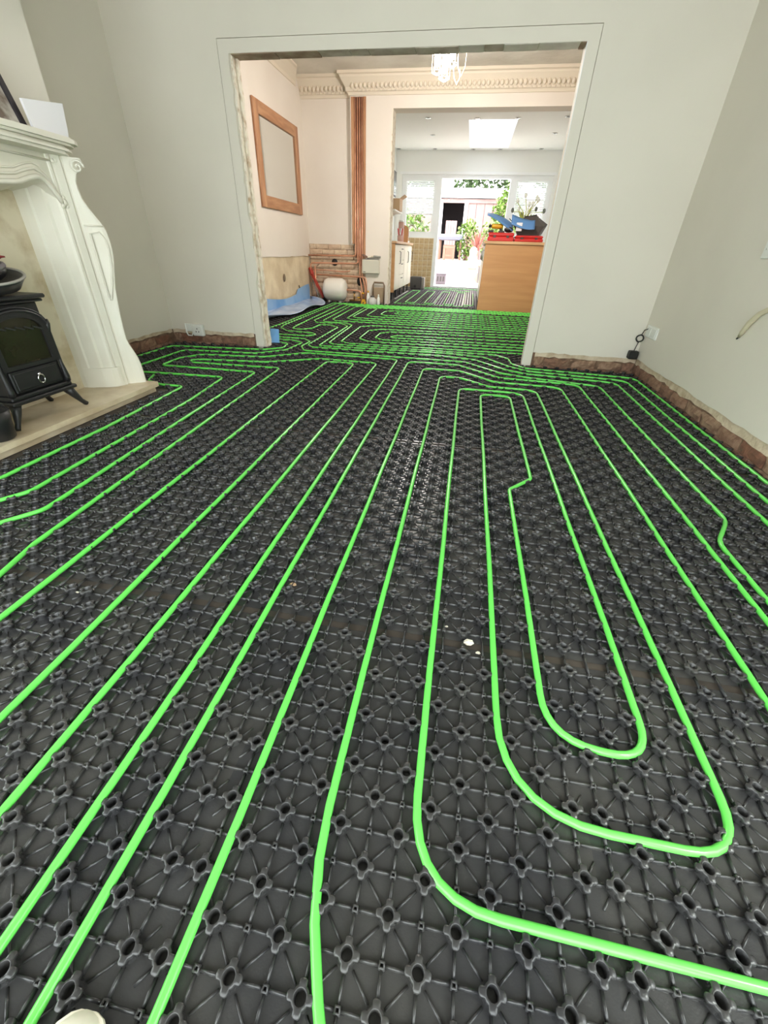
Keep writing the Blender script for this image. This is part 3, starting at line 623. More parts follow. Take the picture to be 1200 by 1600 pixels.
# frieze with serpentine lower edge
ser = [(0, .975), (.05, .985), (.10, 1.01), (.16, 1.035), (.235, 1.045), (.33, 1.055), (.39, 1.075), (.44, 1.087), (.475, 1.082), (.505, 1.060), (.53, 1.025), (.553, .992)]
def serz(d):
    d = abs(d)
    for (a, za), (b, zb) in zip(ser, ser[1:]):
        if d <= b: return za+(zb-za)*(d-a)/(b-a)
    return .99
m = MB(); vs = []; fs = []; N = 60
for i in range(N+1):
    dy = -.60+1.2*i/N; z = serz(min(.553, abs(dy))); bow = .018*math.cos(dy/.6*math.pi/2)
    vs += [(-2.118+bow, YC+dy, z), (-2.118+bow, YC+dy, 1.192), (-2.30, YC+dy, 1.192), (-2.30, YC+dy, z-.05 if abs(dy) < .5 else z)]
for i in range(N):
    a = 4*i; b = a+4; fs += [(a, b, b+1, a+1), (a+1, b+1, b+2, a+2), (a+3, a+2, b+2, b+3), (b, a, a+3, b+3)]
m.add(vs, fs+[(0, 1, 2, 3), (4*N+3, 4*N+2, 4*N+1, 4*N)], False)
fz = part(m, 'frieze', MANTEL, fp)
for dz, r, dx in ((.004, .011, .010), (.034, .006, .004), (.055, .004, .002)):
    m = MB(); pts = []
    for i in range(N+1):
        dy = -.553+1.106*i/N; pts.append((-2.118+.018*math.cos(dy/.6*math.pi/2)+dx, YC+dy, serz(dy)+dz))
    m.tube(pts, r, 8); part(m, 'edge_moulding', MANTEL, fz)
for sg in (1, -1):
    m = MB(); m.tube([(-2.112, YC+sg*.585, 1.165), (-2.112, YC+sg*.572, 1.05), (-2.112, YC+sg*.565, 1.015)], .007, 8); m.tube([(-2.112+.016*0, YC+sg*.585, 1.165), (-2.100, YC+sg*.3, 1.165), (-2.094, YC, 1.165)], .005, 6); part(m, 'frame_moulding', MANTEL, fz)
    for grp in (((.562, 1.0, .017), (.548, .985, .011), (.575, .985, .011), (.566, 1.02, .010)), ((.586, 1.168, .014), (.570, 1.165, .010), (.583, 1.152, .010))):
        m = MB()
        for (dy, z, r) in grp: m.ell((-2.104, YC+sg*dy, z), (r*.8, r, r), 10, 6)
        part(m, 'rosette', MANTEL, fz)
m = MB()
for k in range(9):
    an = math.radians(20+k*17.5); m.ell((-2.092, YC+.06*math.cos(an), 1.05+.06*math.sin(an)), (.016, .016, .03), 8, 6, Matrix.Rotation(-(an-math.pi/2), 4, 'X').inverted())
m.ell((-2.088, YC, 1.045), (.02, .03, .03)); part(m, 'shell_ornament', MANTEL, fz)
# mantel shelf (stepped, canted ends)
def shelf(d, z0, z1):
    m = MB(); x = -2.02+d; y = .655+d
    m.prism([(-2.33, YC-y-.03), (-2.16, YC-y-.03), (x-.03, YC-y+.03), (x, YC-y+.08), (x+.012, YC-.3), (x-.004, YC), (x+.012, YC+.3), (x, YC+y-.08), (x-.03, YC+y-.03), (-2.16, YC+y+.03), (-2.33, YC+y+.03)], z1-z0, 'z', z0); return m
m = shelf(0, 1.190, 1.202); sh = part(m, 'mantel_shelf', MANTEL, fp)
for d, z0, z1 in ((.012, 1.202, 1.212), (.0, 1.212, 1.222), (.022, 1.222, 1.232), (.036, 1.232, 1.250), (.026, 1.250, 1.256)): part(shelf(d, z0, z1), 'shelf_moulding', MANTEL, sh)
m = MB(); m.box(-2.335, -2.292, YC-.54, YC+.54, .062, 1.06); part(m, 'back_panel', MARBLE, fp, label='beige marble back panel')

# black cast iron stove
SY = 1.72; so = Vector((-2.15, SY, .062))
st = thing('stove', 'black cast iron stove with arched glass door and ash drawer', 'stove', tuple(so))
sp = lambda mb, n_, m_, p=st, **k: part(mb, n_, m_, p, so, **k)
m = MB(); m.box(-2.26, -2.052, SY-.158, SY+.158, .205, .585, .006); sp(m, 'body', IRON)
m = MB(); m.box(-2.27, -2.03, SY-.178, SY+.178, .585, .597, .004); m.box(-2.275, -2.018, SY-.19, SY+.19, .6, .618, .006); sp(m, 'top_plate', IRON)
m = MB(); m.box(-2.27, -2.022, SY-.185, SY+.185, .168, .186, .005); m.box(-2.265, -2.034, SY-.172, SY+.172, .186, .206, .006); sp(m, 'base_plate', IRON)
def archpts(hw, z0, z1, rise, n=14): return [(SY-hw, z0), (SY+hw, z0)]+[(SY+hw*math.cos(math.pi*i/n), z1+rise*math.sin(math.pi*i/n)) for i in range(n+1)]
m = MB(); o_ = archpts(.15, .318, .488, .075); i_ = archpts(.122, .335, .47, .06); nn = len(o_)
m.add([(-2.052, y, z) for y, z in o_]+[(-2.034, y, z) for y, z in o_]+[(-2.034, y, z) for y, z in i_]+[(-2.05, y, z) for y, z in i_], [(r*nn+k, r*nn+(k+1) % nn, r*nn+nn+(k+1) % nn, r*nn+nn+k) for r in range(3) for k in range(nn)])
door = sp(m, 'stove_door', IRON)
m = MB(); m.tube([(-2.034, y, z) for y, z in archpts(.148, .32, .486, .073)[2:]], .006, 6); m.tube([(-2.036, y, z) for y, z in archpts(.156, .32, .49, .082)[2:]], .004, 6); sp(m, 'arch_moulding', IRONH, door)
m = MB(); m.prism(i_, .006, 'x', -2.05); sp(m, 'door_glass', STOVEGLASS, door)
for k in range(5):
    m = MB(); m.bar((-2.037, SY-.1+.045*k, .50-.004*k), (-2.037, SY-.06+.045*k, .485-.004*k), .008, .006); sp(m, 'grille_bar', IRONH, door)
m = MB(); m.box(-2.053, -2.038, SY-.13, SY+.13, .215, .312, .004); dr = sp(m, 'ash_drawer', IRON)
m = MB(); m.box(-2.04, -2.034, SY-.118, SY+.118, .225, .302, .003); sp(m, 'drawer_panel', IRON, dr)
m = MB(); m.tube([(-2.024, SY+.005+.017*math.cos(a*.4), .258+.02*math.sin(a*.4)) for a in range(16)], .0032, 6, True); m.ell((-2.03, SY+.005, .28), (.008, .008, .008)); sp(m, 'ring_handle', CHROME, dr)
for y in (-.158, .158):
    m = MB(); m.tube([(-2.044, SY+y, .21), (-2.038, SY+y, .23), (-2.044, SY+y, .3), (-2.044, SY+y, .45), (-2.038, SY+y, .485), (-2.046, SY+y, .5)], .013, 8, rr=[.016, .014, .009, .009, .013, .016]); sp(m, 'corner_column', IRON)
for x, dx in ((-2.06, .025), (-2.24, -.02)):
    for y, dy in ((-.15, -.055), (.15, .055)):
        m = MB(); m.tube([(x, SY+y, .172), (x+dx*.4, SY+y+dy*.3, .135), (x+dx*.8, SY+y+dy*.75, .09), (x+dx*1.1, SY+y+dy*1.1, .066)], .02, 8, rr=[.028, .02, .012, .013]); sp(m, 'leg', IRON)
# things on and by the stove
b = thing('shallow_pan', 'dark shallow pan with a grey rim tilted on top of the stove', 'pan', (-2.12, 1.745, .632))
R_ = Matrix.Rotation(.16, 4, 'X') @ Matrix.Rotation(.12, 4, 'Y')
m = MB(); m.lathe([(.07, -.012), (.11, .0), (.135, .035), (.145, .05), (.139, .05), (.126, .03), (.1, .006), (.001, .002)], (0, 0, .012), 28, R_); m.build('bowl', IRONH, b)
m = MB(); m.tube([(R_ @ Vector((.142*math.cos(a*.2244), .142*math.sin(a*.2244), .05)))+Vector((0, 0, .012)) for a in range(28)], .006, 6, True); m.build('rim', GREYM, b)
b = thing('black_hat', 'folded black fabric bundle in the pan on the stove', 'cloth', (-2.13, 1.725, .668))
m = MB(); m.ell((0, 0, .05), (.11, .10, .05), 16, 8, R_); m.ell((-.01, -.03, .075), (.09, .09, .03), 14, 6); m.build('bundle', BLACK, b)
m = MB(); m.tube([(.1*math.cos(a*.35), .1*math.sin(a*.35), .055+.018*math.sin(a*.35)) for a in range(18)], .01, 6, True); m.build('grey_band', mat('grey_cloth', (120, 112, 116), .8), b)
m = MB(); vs = []; fs = []
for i in range(9):
    for j in range(7): vs.append((-2.21+.02*i, 1.66+.025*j, .785+.012*math.sin(i*1.1+j*.9)+.008*math.cos(j*1.7)-.0006*(i-4)**2-.0012*(j-3)**2))
for i in range(8):
    for j in range(6): a = i*7+j; fs.append((a, a+7, a+8, a+1))
m.add(vs, fs, True); rc = m.build('red_cloth', RAG, None, 'crumpled dark red cloth on the stove bundle', 'cloth'); md = rc.modifiers.new('s', 'SOLIDIFY'); md.thickness = .006
b = thing('coal_scuttle', 'black metal coal scuttle at the left end of the hearth', 'bucket', (-2.02, 1.415, .062))
m = MB(); m.lathe([(.05, .002), (.06, .01), (.066, .08), (.075, .13), (.071, .13), (.06, .03), (.001, .012)], (0, 0, 0), 20); m.build('bucket', IRON, b)
m = MB(); m.tube([(0, .074*math.cos(a*.3142), .125+.05*math.sin(a*.3142)) for a in range(11)], .004, 6); m.build('bail_handle', IRONH, b)

# mantel top: framed print, second frame, white card
def leaning_frame(name, label, y0, y1, xb, H, tilt, mtl, printm, fwid, group=None):
    o = thing(name, label, 'picture', (xb, (y0+y1)/2, 1.2575), group); o.rotation_euler = (0, -tilt, 0); hw = (y1-y0)/2
    for nm, (a, b_, c, d) in {'frame_side': (-hw, -hw+fwid, 0, H), 'frame_side.': (hw-fwid, hw, 0, H), 'frame_rail': (-hw+fwid, hw-fwid, 0, fwid), 'frame_rail.': (-hw+fwid, hw-fwid, H-fwid, H)}.items():
        m = MB(); m.box(-.009, .009, a, b_, c, d, .003); m.build(nm.rstrip('.'), mtl, o)
    m = MB(); m.box(-.006, .0, -hw+fwid*.6, hw-fwid*.6, fwid*.6, H-fwid*.6); m.build('print', printm, o); return o
PRINT = mat('abstract_print', (214, 206, 196), .5, var=(116, 100, 88), vscale=14., vdetail=8.)
leaning_frame('picture_frame', 'black framed monochrome print leaning on the mantel', 1.83, 2.265, -2.14, .30, .30, mat('black_frame', (40, 34, 40), .4), PRINT, .03)
leaning_frame('picture_frame', 'orange wooden frame standing behind the black framed print', 1.80, 2.20, -2.27, .42, .08, PINE, mat('warm_print', (200, 140, 84), .5), .03)
m = MB(); m.prism([(2.27, 1.2575), (2.462, 1.2575), (2.474, 1.30), (2.492, 1.412), (2.40, 1.398), (2.25, 1.378)], .012, 'x', -2.126); m.build('white_card', PAPER, None, 'blank white card standing at the end of the mantel', 'card')

# ------------------------------------------------------------------ front room small things
# left loose socket
s_ = thing('socket_box', 'white single socket hanging loose on the left of the dividing wall', 'socket', (-2.53, YP, .13))
m = MB(); m.box(-.055, .055, -.04, -.001, -.052, .05, .006); m.build('back_box', WHITEP, s_)
m = MB(); m.box(-.045, .045, -.046, -.039, -.042, .04, .003); m.build('face_plate', WHITEP, s_)
for dx, dz in ((0, .014), (-.014, -.012), (.014, -.012)):
    m = MB(); m.box(dx-.004, dx+.004, -.0475, -.045, dz-.006, dz+.006); m.build('pin_slot', DGREY, s_)
b = thing('mounting_bracket', 'white plastic bracket loop hanging beside the left socket', 'bracket', (-2.635, YP, .13))
m = MB(); pts = [(-.034, -.008, .05), (-.034, -.012, -.03), (-.02, -.014, -.055), (.02, -.014, -.055), (.034, -.012, -.03), (.034, -.008, .05)]
m.tube(pts, .007, 8); m.build('loop', WHITEP, b)
m = MB(); m.box(-.034, .034, -.012, -.001, -.02, .05, .004); m.build('plate', WHITEP, b)
# right socket with black adapter
s_ = thing('wall_socket', 'white double socket on the right wall near the corner', 'socket', (XR, 3.77, .355))
m = MB(); m.box(-.012, -.0005, -.11, .11, -.043, .043, .004); m.build('face_plate', WHITEP, s_)
m = MB(); m.box(-.016, -.011, -.095, -.01, -.03, .03, .003); m.build('socket_face', WHITEP, s_); m = MB(); m.box(-.016, -.011, .012, .095, -.03, .03, .003); m.build('socket_face', WHITEP, s_)
b = thing('power_adapter', 'black plug adapter with coiled lead resting on the brick ledge in the right corner', 'adapter', (1.415, 3.895, .13))
m = MB(); m.box(-.035, .035, -.03, .03, .0, .062, .006); m.build('adapter_body', BLACK, b)
m = MB(); m.tube([(0, 0, .06), (.004, 0, .09), (.012, .0, .135)], .0035, 6); m.tube([(.012+.026*math.sin(a*.314), 0.004*math.cos(a*.9), .16-.026*math.cos(a*.314)) for a in range(41)], .0055, 6); m.tube([(.016, 0, .186), (.02, -.02, .225), (.032, -.06, .242)], .0035, 6); m.build('lead', BLACK, b)
b = thing('cable_tail', 'cream cable tail sticking out of the right wall', 'cable', (XR, 2.55, .58))
m = MB(); m.tube([(-.006, .10, -.075), (-.014, .075, -.05), (-.02, .04, .0), (-.016, .0, .045), (-.008, -.05, .075), (-.004, -.1, .09)], .009, 8, rr=[.008, .012, .014, .013, .011, .01]); m.build('sleeve', CABLE, b)
m = MB(); m.tube([(-.006, .10, -.076), (-.004, .115, -.088)], .005, 6); m.build('cut_end', DGREY, b)
b = thing('blank_plate', 'white blanking plate at the right edge of the right wall', 'plate', (XR, 2.70, .90))
m = MB(); m.box(-.01, -.0005, -.075, .073, -.043, .043, .004); m.build('face_plate', WHITEP, b)
for yy in (-.05, .05):
    m = MB(); m.ell((-.0105, yy, 0), (.002, .004, .004), 8, 4); m.build('screw', CHROME, b)
# plaster chips
for i, (x, y, s1, lab) in enumerate([(.11, .732, .013, 'largest white plaster chip on the panel seam between the two central pipes'), (.052, .775, .005, 'tiny white plaster crumb left of the largest chip'), (-.405, .842, .010, 'tan flake lying left of centre on the black panel'), (-.955, .70, .008, 'white plaster chip among the left pipes'), (-.985, .686, .006, 'smaller white plaster chip among the left pipes'), (.135, .705, .006, 'small white crumb in front of the largest chip')]):
    m = MB(); rnd = random.Random(i); m.lathe([(s1*.9, 0), (s1, s1*.2), (s1*.7, s1*.42), (s1*.2, s1*.5)], (0, 0, 0), 7, smooth=False)
    m.v = [(a*(1+rnd.uniform(-.35, .35)), b_*(.7+rnd.uniform(-.25, .25)), c) for a, b_, c in m.v]; m.build('plaster_chip', CHIP if i != 2 else CARD, None, lab, 'debris', 'debris on the panels', None, (x, y, .001))
# toe of a shoe at the bottom edge
b = thing('shoe', 'cream canvas shoe whose toe shows at the bottom left edge', 'shoe', (-.352, -.108, .0), rz=.06)
CREAMC = mat('cream_canvas', (238, 231, 214), .8)
m = MB(); vs = []; fs = []
prof_ = [(-.13, .030, .07), (-.10, .034, .085), (-.05, .036, .085), (0, .040, .078), (.05, .044, .068), (.085, .043, .062), (.108, .037, .056), (.124, .027, .049), (.133, .016, .041), (.137, .005, .033)]
for yv, hw, zt in prof_:
    for k in range(13):
        an = math.pi*k/12; vs.append((hw*math.cos(an), yv, .022+(zt-.022)*math.sin(an)))
for k in range(len(prof_)-1):
    for i in range(12): a = k*13+i; fs.append((a, a+13, a+14, a+1))
m.add(vs, fs, True); m.f.append(tuple(range(13))); m.sm.append(False); m.build('upper', CREAMC, b)
m = MB(); ol = [(hw+.005, yv) for yv, hw, zt in prof_]+[(-hw-.005, yv) for yv, hw, zt in reversed(prof_)]
m.prism(ol, .008, 'z', .0195); m.build('sole', CREAMC, b)
for k in range(4):
    m = MB(); yv = .0+.02*k; zt = .077-.0035*k*1.2; m.tube([(-.022, yv, zt-.012), (0, yv+.003, zt+.001), (.022, yv, zt-.012)], .003, 6); m.build('lace', WHITEP, b)

# ------------------------------------------------------------------ middle room things
# mirror
mr = thing('wall_mirror', 'large mirror in a wide pine frame on the middle room wall', 'mirror', (XML, 7.13, 1.27))
W2, H2, fw_ = .76, 1.07, .135
for nm, (a, b_, c, d), mm in (('frame_stile', (-W2, -W2+fw_, 0, H2), PINE), ('frame_stile', (W2-fw_, W2, 0, H2), PINE), ('frame_rail', (-W2+fw_, W2-fw_, 0, fw_), PINEH), ('frame_rail', (-W2+fw_, W2-fw_, H2-fw_, H2), PINEH)):
    m = MB(); m.box(.001, .032, a, b_, c, d, .006); m.build(nm, mm, mr)
m = MB(); m.box(.004, .012, -W2+fw_*.8, W2-fw_*.8, fw_*.8, H2-fw_*.8); m.build('mirror_glass', MIRROR, mr)
# copper pipes
def cop(label, P, r=.0135, R=.05):
    pts = []
    P = [Vector(p) for p in P]; out = [P[0]]
    for a, b_, c in zip(P, P[1:], P[2:]):
        u = (a-b_).normalized(); v = (c-b_).normalized(); t = min(R, (a-b_).length*.45, (c-b_).length*.45)
        p, q = b_+u*t, b_+v*t
        for i in range(6): s1 = i/5; out.append(p*(1-s1)**2+b_*2*s1*(1-s1)+q*s1*s1)
    out.append(P[-1])
    m = MB(); m.tube(out, r, 8); return m.build('copper_pipe', COPPER, None, label, 'pipe', 'copper pipes on the back wall')
yc = YB+.02
cop('leftmost copper pipe in the chase turning left as the highest horizontal run', [(-1.975, yc, 2.7), (-1.975, yc, .725), (XML+.01, yc, .715)])
cop('second copper pipe in the chase turning left below the highest run', [(-1.938, yc, 2.7), (-1.938, yc, .615), (-2.80, yc, .60), (-2.80, yc, .3)])
cop('third copper pipe in the chase dropping straight to the floor fittings', [(-1.902, yc, 2.7), (-1.902, yc, .4), (-1.86, yc-.02, .2), (-1.86, yc-.02, .02)])
cop('fourth copper pipe in the chase dropping behind the grey wall box', [(-1.866, yc, 2.7), (-1.866, yc, .45), (-1.80, yc-.03, .25), (-1.80, yc-.03, .02)])
cop('lower horizontal copper pipe bending down beside the white vessel', [(-2.83, yc, .50), (-2.45, yc, .495), (-2.2, yc, .48), (-2.08, yc, .50)], .009)
cop('long low copper pipe running above the white vessel to the right', [(-2.68, yc-.03, .425), (-1.80, yc-.03, .415), (-1.78, yc-.03, .33), (-1.78, yc-.03, .05)])
cop('short upright copper pipe left of the white vessel', [(-2.715, yc-.02, .56), (-2.715, yc-.02, .2), (-2.715, yc-.02, .01)])
cop('short copper pipe leaving the right side of the white vessel', [(-2.12, yc-.12, .21), (-1.86, yc-.12, .205), (-1.845, yc-.12, .03)])
h = MB(); h.lathe([(.04, -.02), (.055, 0), (.03, .0), (.03, -.02)], (-2.38, YBL-.02, .62), 12, Matrix.Rotation(math.pi/2, 4, 'X')); h.ell((-2.38, YBL-.02, .62), (.045, .01, .05)); h.build('pipe_hole', BLACK, None, 'round black hole in the bare brick above the vessel', 'hole')
h = MB(); h.ell((-1.93, YBL-.015, .34), (.05, .012, .07)); h.build('pipe_hole', BLACK, None, 'dark hole in the brick left of the grey box', 'hole')
# white vessel
vs_ = thing('expansion_vessel', 'white rounded vessel lying against the bare brick', 'vessel', (-2.33, YBL-.21, .0))
m = MB(); m.lathe([(.03, -.215), (.10, -.205), (.15, -.18), (.178, -.13), (.18, 0), (.178, .13), (.15, .18), (.10, .205), (.03, .215)], (0, 0, .21), 28, Matrix.Rotation(math.pi/2, 4, 'Y')); m.build('tank', mat('white_enamel', (232, 228, 220), .25), vs_)
m = MB(); m.lathe([(.022, 0), (.022, .03), (.014, .03), (.014, .05)], (.21, 0, .21), 12, Matrix.Rotation(math.pi/2, 4, 'Y')); m.build('connector', COPPER, vs_)
for dx in (-.1, .1):
    m = MB(); m.box(dx-.015, dx+.015, -.06, .06, .0, .045); m.build('foot', WHITEP, vs_)
# red and grey bars leaning
b = thing('red_lever_tool', 'long red lever tool leaning in the corner by the vessel', 'tool', (-2.52, 7.98, 0))
m = MB(); m.bar((0, 0, .02), (-.285, .12, .47), .035, .035); m.build('shaft', REDM, b)
m = MB(); m.bar((-.255, .10, .42), (-.30, .14, .52), .055, .05); m.build('jaw', REDM, b); m = MB(); m.bar((.012, -.002, .0), (-.03, .015, .07), .045, .04); m.build('grip', BLACK, b)
m = MB(); m.tube([(-2.625, 7.99, .012), (-2.78, 8.11, .33)], .013, 8); m.build('grey_conduit', GREYM, None, 'grey conduit offcut leaning beside the red tool', 'pipe')
# grey wall box and papers
b = thing('control_box', 'light grey control box fixed low on the cream pier', 'box', (-1.69, YB, .475))
m = MB(); m.box(-.155, .145, -.085, -.001, 0, .205, .01); m.build('casing', mat('box_grey', (206, 202, 188), .5), b)
m = MB(); m.box(-.13, -.09, -.0865, -.084, .02, .03); m.build('badge', DGREY, b)
m = MB(); m.box(-.145, .135, -.075, -.005, .205, .213, .002); m.build('lid', GREYM, b)
for i, (dx, dz, ry) in enumerate(((-.1, .03, .4), (.0, .025, -.12), (.1, .03, .1))):
    m = MB(); m.box(-.06, .06, -.04, .04, -.012, .012, .004); o = m.build('offcut', [BROWNW, CHIP, GREYM][i], None, ['brown offcut', 'cream offcut', 'grey offcut'][i]+' lying on top of the grey control box', 'offcut', None, None, (-1.69+dx, YB-.045, .70+dz-.0)); o.rotation_euler = (0, ry, .1)
# bag/tool frame, bottles
b = thing('folding_frame', 'brown metal frame standing against the pier beside the kitchen opening', 'frame', (-1.55, YB-.06, 0))
m = MB(); m.tube([(-.10, -.03, .01), (-.10, .0, .30), (-.08, .005, .345), (.08, .005, .345), (.10, .0, .30), (.10, -.03, .01)], .014, 8); m.build('hoop', mat('brown_metal', (128, 108, 90), .4, metal=.4), b)
m = MB(); m.box(-.088, .088, -.012, .006, .03, .27, .006); m.build('canvas', mat('taupe_canvas', (158, 136, 112), .8), b)
def bottle(label, x, y, r, h_, body, cap, rz=0):
    b = thing('bottle', label, 'bottle', (x, y, .0), 'bottles by the pier')
    m = MB(); m.lathe([(r*.9, 0), (r, .008), (r, h_*.6), (r*.55, h_*.8), (r*.4, h_*.86)], (0, 0, 0), 16); m.build('body', body, b)
    m = MB(); m.lathe([(r*.45, h_*.86), (r*.45, h_), (r*.3, h_)], (0, 0, 0), 12); m.build('cap', cap, b)
bottle('clear jar with a dark lid in front of the brown frame', -1.63, 7.88, .075, .15, mat('clear_jar', (198, 198, 196), .2), DGREY)
bottle('small bottle with yellow cap in front of the brown frame', -1.72, 7.94, .03, .22, WHITEP, YELLOW)
bottle('slim white bottle behind the clear jar', -1.53, 7.92, .028, .17, WHITEP, WHITEP)
b = thing('yellow_wedge', 'yellow plastic wedge on the floor below the grey box', 'wedge', (-1.80, 7.93, 0)); m = MB(); m.prism([(-.05, 0), (.05, 0), (.02, .085), (-.02, .085)], .05, 'y', -.025); m.build('wedge', YELLOW, b); m = MB(); m.box(-.012, .012, -.03, -.024, .02, .04); m.build('slot', DGREY, b)
b = thing('valve_assembly', 'brass valve cluster on the floor below the pipes', 'valve', (-1.93, 7.98, 0))
BR = mat('brass', (176, 140, 84), .3, metal=.9)
m = MB(); m.tube([(-.14, 0, .05), (.12, .02, .06)], .018, 8); m.tube([(-.05, 0, .05), (-.05, .0, .17)], .014, 8); m.tube([(.06, .02, .05), (.06, .02, .15), (.1, .0, .17)], .012, 8); m.build('manifold', BR, b)
for dx, z in ((-.05, .185), (.03, .1), (.11, .175)):
    m = MB(); m.lathe([(.012, -.01), (.026, -.008), (.026, .008), (.012, .012)], (dx, -.01, z), 12); m.build('valve_wheel', YELLOW if dx > 0 else DGREY, b)
m = MB(); m.box(-.16, .16, -.03, .05, .0, .03, .005); m.build('base_block', IRON, b)
# blue sheet along the left wall
m = MB(); vs = []; fs = []; NU, NV = 40, 12
rnd = random.Random(3)
for i in range(NU+1):
    y = 4.75+i*(8.0-4.75)/NU
    fl = 1-max(0, (y-7.2)/.8)**2 if y > 7.2 else 1.
    wdt = .50*fl*min(1, .8+.4*math.sin(y*1.1)) if y > 5 else .4
    ht = .10+.12*(.5+.5*math.sin(y*2.4+.7))*max(.5, 1-abs(y-7)/4)+(.06 if y > 7.4 else 0)
    for j in range(NV+1):
        s1 = j/NV
        if s1 < .35: x = XML+.012+.05*s1; z = ht*(1-s1/.35)+.03
        else:
            q = (s1-.35)/.65; x = XML+.03+wdt*q; z = .03+.035*math.sin(q*math.pi*2.2+y*3)**2*(1-q)+.06*math.exp(-((q-1)/.14)**2)*(.6+.4*math.sin(y*5))
        vs.append((x, y+.02*math.sin(j*1.3), z))
for i in range(NU):
    for j in range(NV): a = i*(NV+1)+j; fs.append((a, a+NV+1, a+NV+2, a+1))
m.add(vs, fs, True); bs = m.build('plastic_sheet', CLEARSHEET, None, 'crumpled pale blue plastic sheet along the foot of the left wall', 'plastic sheet')
bs.modifiers.new('s', 'SOLIDIFY').thickness = .003
m2 = MB(); vs2 = []; fs2 = []
for i in range(NU+1):
    for j in range(5): p = vs[i*(NV+1)+j]; vs2.append((p[0]+.006, p[1], p[2]+.006))
for i in range(NU):
    for j in range(4): a = i*5+j; fs2.append((a, a+5, a+6, a+1))
m2.add(vs2, fs2, True); m2.build('blue_lining', BLUESHEET, bs)
m = MB(); m.add([(-1.895, 4.10, .024), (-1.80, 4.115, .024), (-1.83, 4.20, .135), (-1.91, 4.185, .138)], [(0, 1, 2, 3)]); o = m.build('blue_foam_strip', BLUEFOAM, None, 'small flat blue foam strip propped behind the left jamb', 'foam'); md = o.modifiers.new('s', 'SOLIDIFY'); md.thickness = .01; md.offset = -1
m = MB(); 
# cage lamp
L0 = Vector((-.53, 6.0, 2.42))
lp = thing('work_lamp', 'lit wire caged festoon lamp hanging below the ceiling', 'lamp', tuple(L0))
for k, (dx, dz, hh) in enumerate(((-.06, -.02, .32), (.02, -.07, .28), (.09, .03, .26))):
    m = MB()
    for a in range(6):
        an = a*math.pi/3; c_, s2 = math.cos(an)*.055, math.sin(an)*.055
        m.tube([(dx+c_*.4, s2*.4, dz+hh), (dx+c_, s2, dz+hh*.8), (dx+c_, s2, dz-.01), (dx, 0, dz-.03)], .0028, 5)
    for z in (dz+.0, dz+hh*.4, dz+hh*.8): m.tube([(dx+.055*math.cos(a*.524), .055*math.sin(a*.524), z) for a in range(12)], .0028, 5, True)
    m.build('wire_cage', LAMPW, lp)
    m = MB(); m.lathe([(.008, -.0), (.028, .02), (.034, .06), (.026, .11), (.012, .14), (.012, .17)], (dx, 0, dz+.03), 14); m.build('bulb', BULB, lp)
    m = MB(); m.lathe([(.014, 0), (.02, .01), (.02, .06), (.012, .07)], (dx, 0, dz+.2), 12); m.build('lamp_holder', WHITEP, lp)
m = MB(); m.tube([(0, 0, .3), (0, 0, ZCM-L0.z)], .004, 6); m.tube([(.13, 0, ZCM-L0.z), (.14, 0, .2), (.155, 0, .0), (.19, .0, -.06), (.225, 0, .0), (.235, 0, .2), (.2, 0, ZCM-L0.z)], .004, 6); m.tube([(.1, .02, .05), (.12, .02, -.06), (.15, .02, -.115), (.18, .02, -.07), (.175, .02, .0)], .003, 6); m.build('cable', mat('lamp_cable', (196, 190, 176), .5), lp)
m = MB(); m.lathe([(.06, ZCM-L0.z-.001), (.055, ZCM-L0.z-.02), (.02, ZCM-L0.z-.03)], (0, 0, 0), 16); m.build('ceiling_rose', WHITEP, lp)
ll = bpy.data.lights.new('lamp_light', 'POINT'); ll.energy = 70; ll.color = (1, .95, .92); ll.shadow_soft_size = .09
lo = bpy.data.objects.new('lamp_light', ll); COL.objects.link(lo); lo.parent = lp; lo.location = (.02, 0, -.10)

# ------------------------------------------------------------------ kitchen things
# peninsula
IX0, IX1, IY0, IY1 = .185, 1.08, 7.90, 10.35
isl = thing('kitchen_peninsula', 'kitchen peninsula with plain beech end panel facing the camera', 'cabinet', ((IX0+IX1)/2, (IY0+IY1)/2, 0)); io = Vector(isl.location)
m = MB(); m.box(IX0, IX1, IY0, IY0+.02, .004, .955, .002); part(m, 'end_panel', BEECH, isl, io)
m = MB(); m.box(IX0+.03, IX1-.03, IY0+.02, IY1, .1, .955); part(m, 'carcass', CREAM, isl, io)
for k in range(4):
    y0 = IY0+.03+.58*k; m = MB(); m.box(IX0+.008, IX0+.03, y0, y0+.57, .11, .945, .004); d_ = part(m, 'cabinet_door', CREAM, isl, io)
    m = MB(); m.tube([(IX0+.008, y0+.06, .72), (IX0-.02, y0+.06, .73), (IX0-.02, y0+.06, .86), (IX0+.008, y0+.06, .87)], .006, 6); part(m, 'handle', CHROME, d_, io)
m = MB(); m.box(IX0+.06, IX1-.06, IY0+.02, IY1-.02, .0, .1); part(m, 'plinth', CREAM, isl, io)
m = MB(); m.box(IX0-.025, IX1+.02, IY0-.02, IY1+.02, .957, .997, .004); m.build('worktop', BEECHT, None, 'pale beech worktop on the peninsula', 'worktop')
ZT = .9975
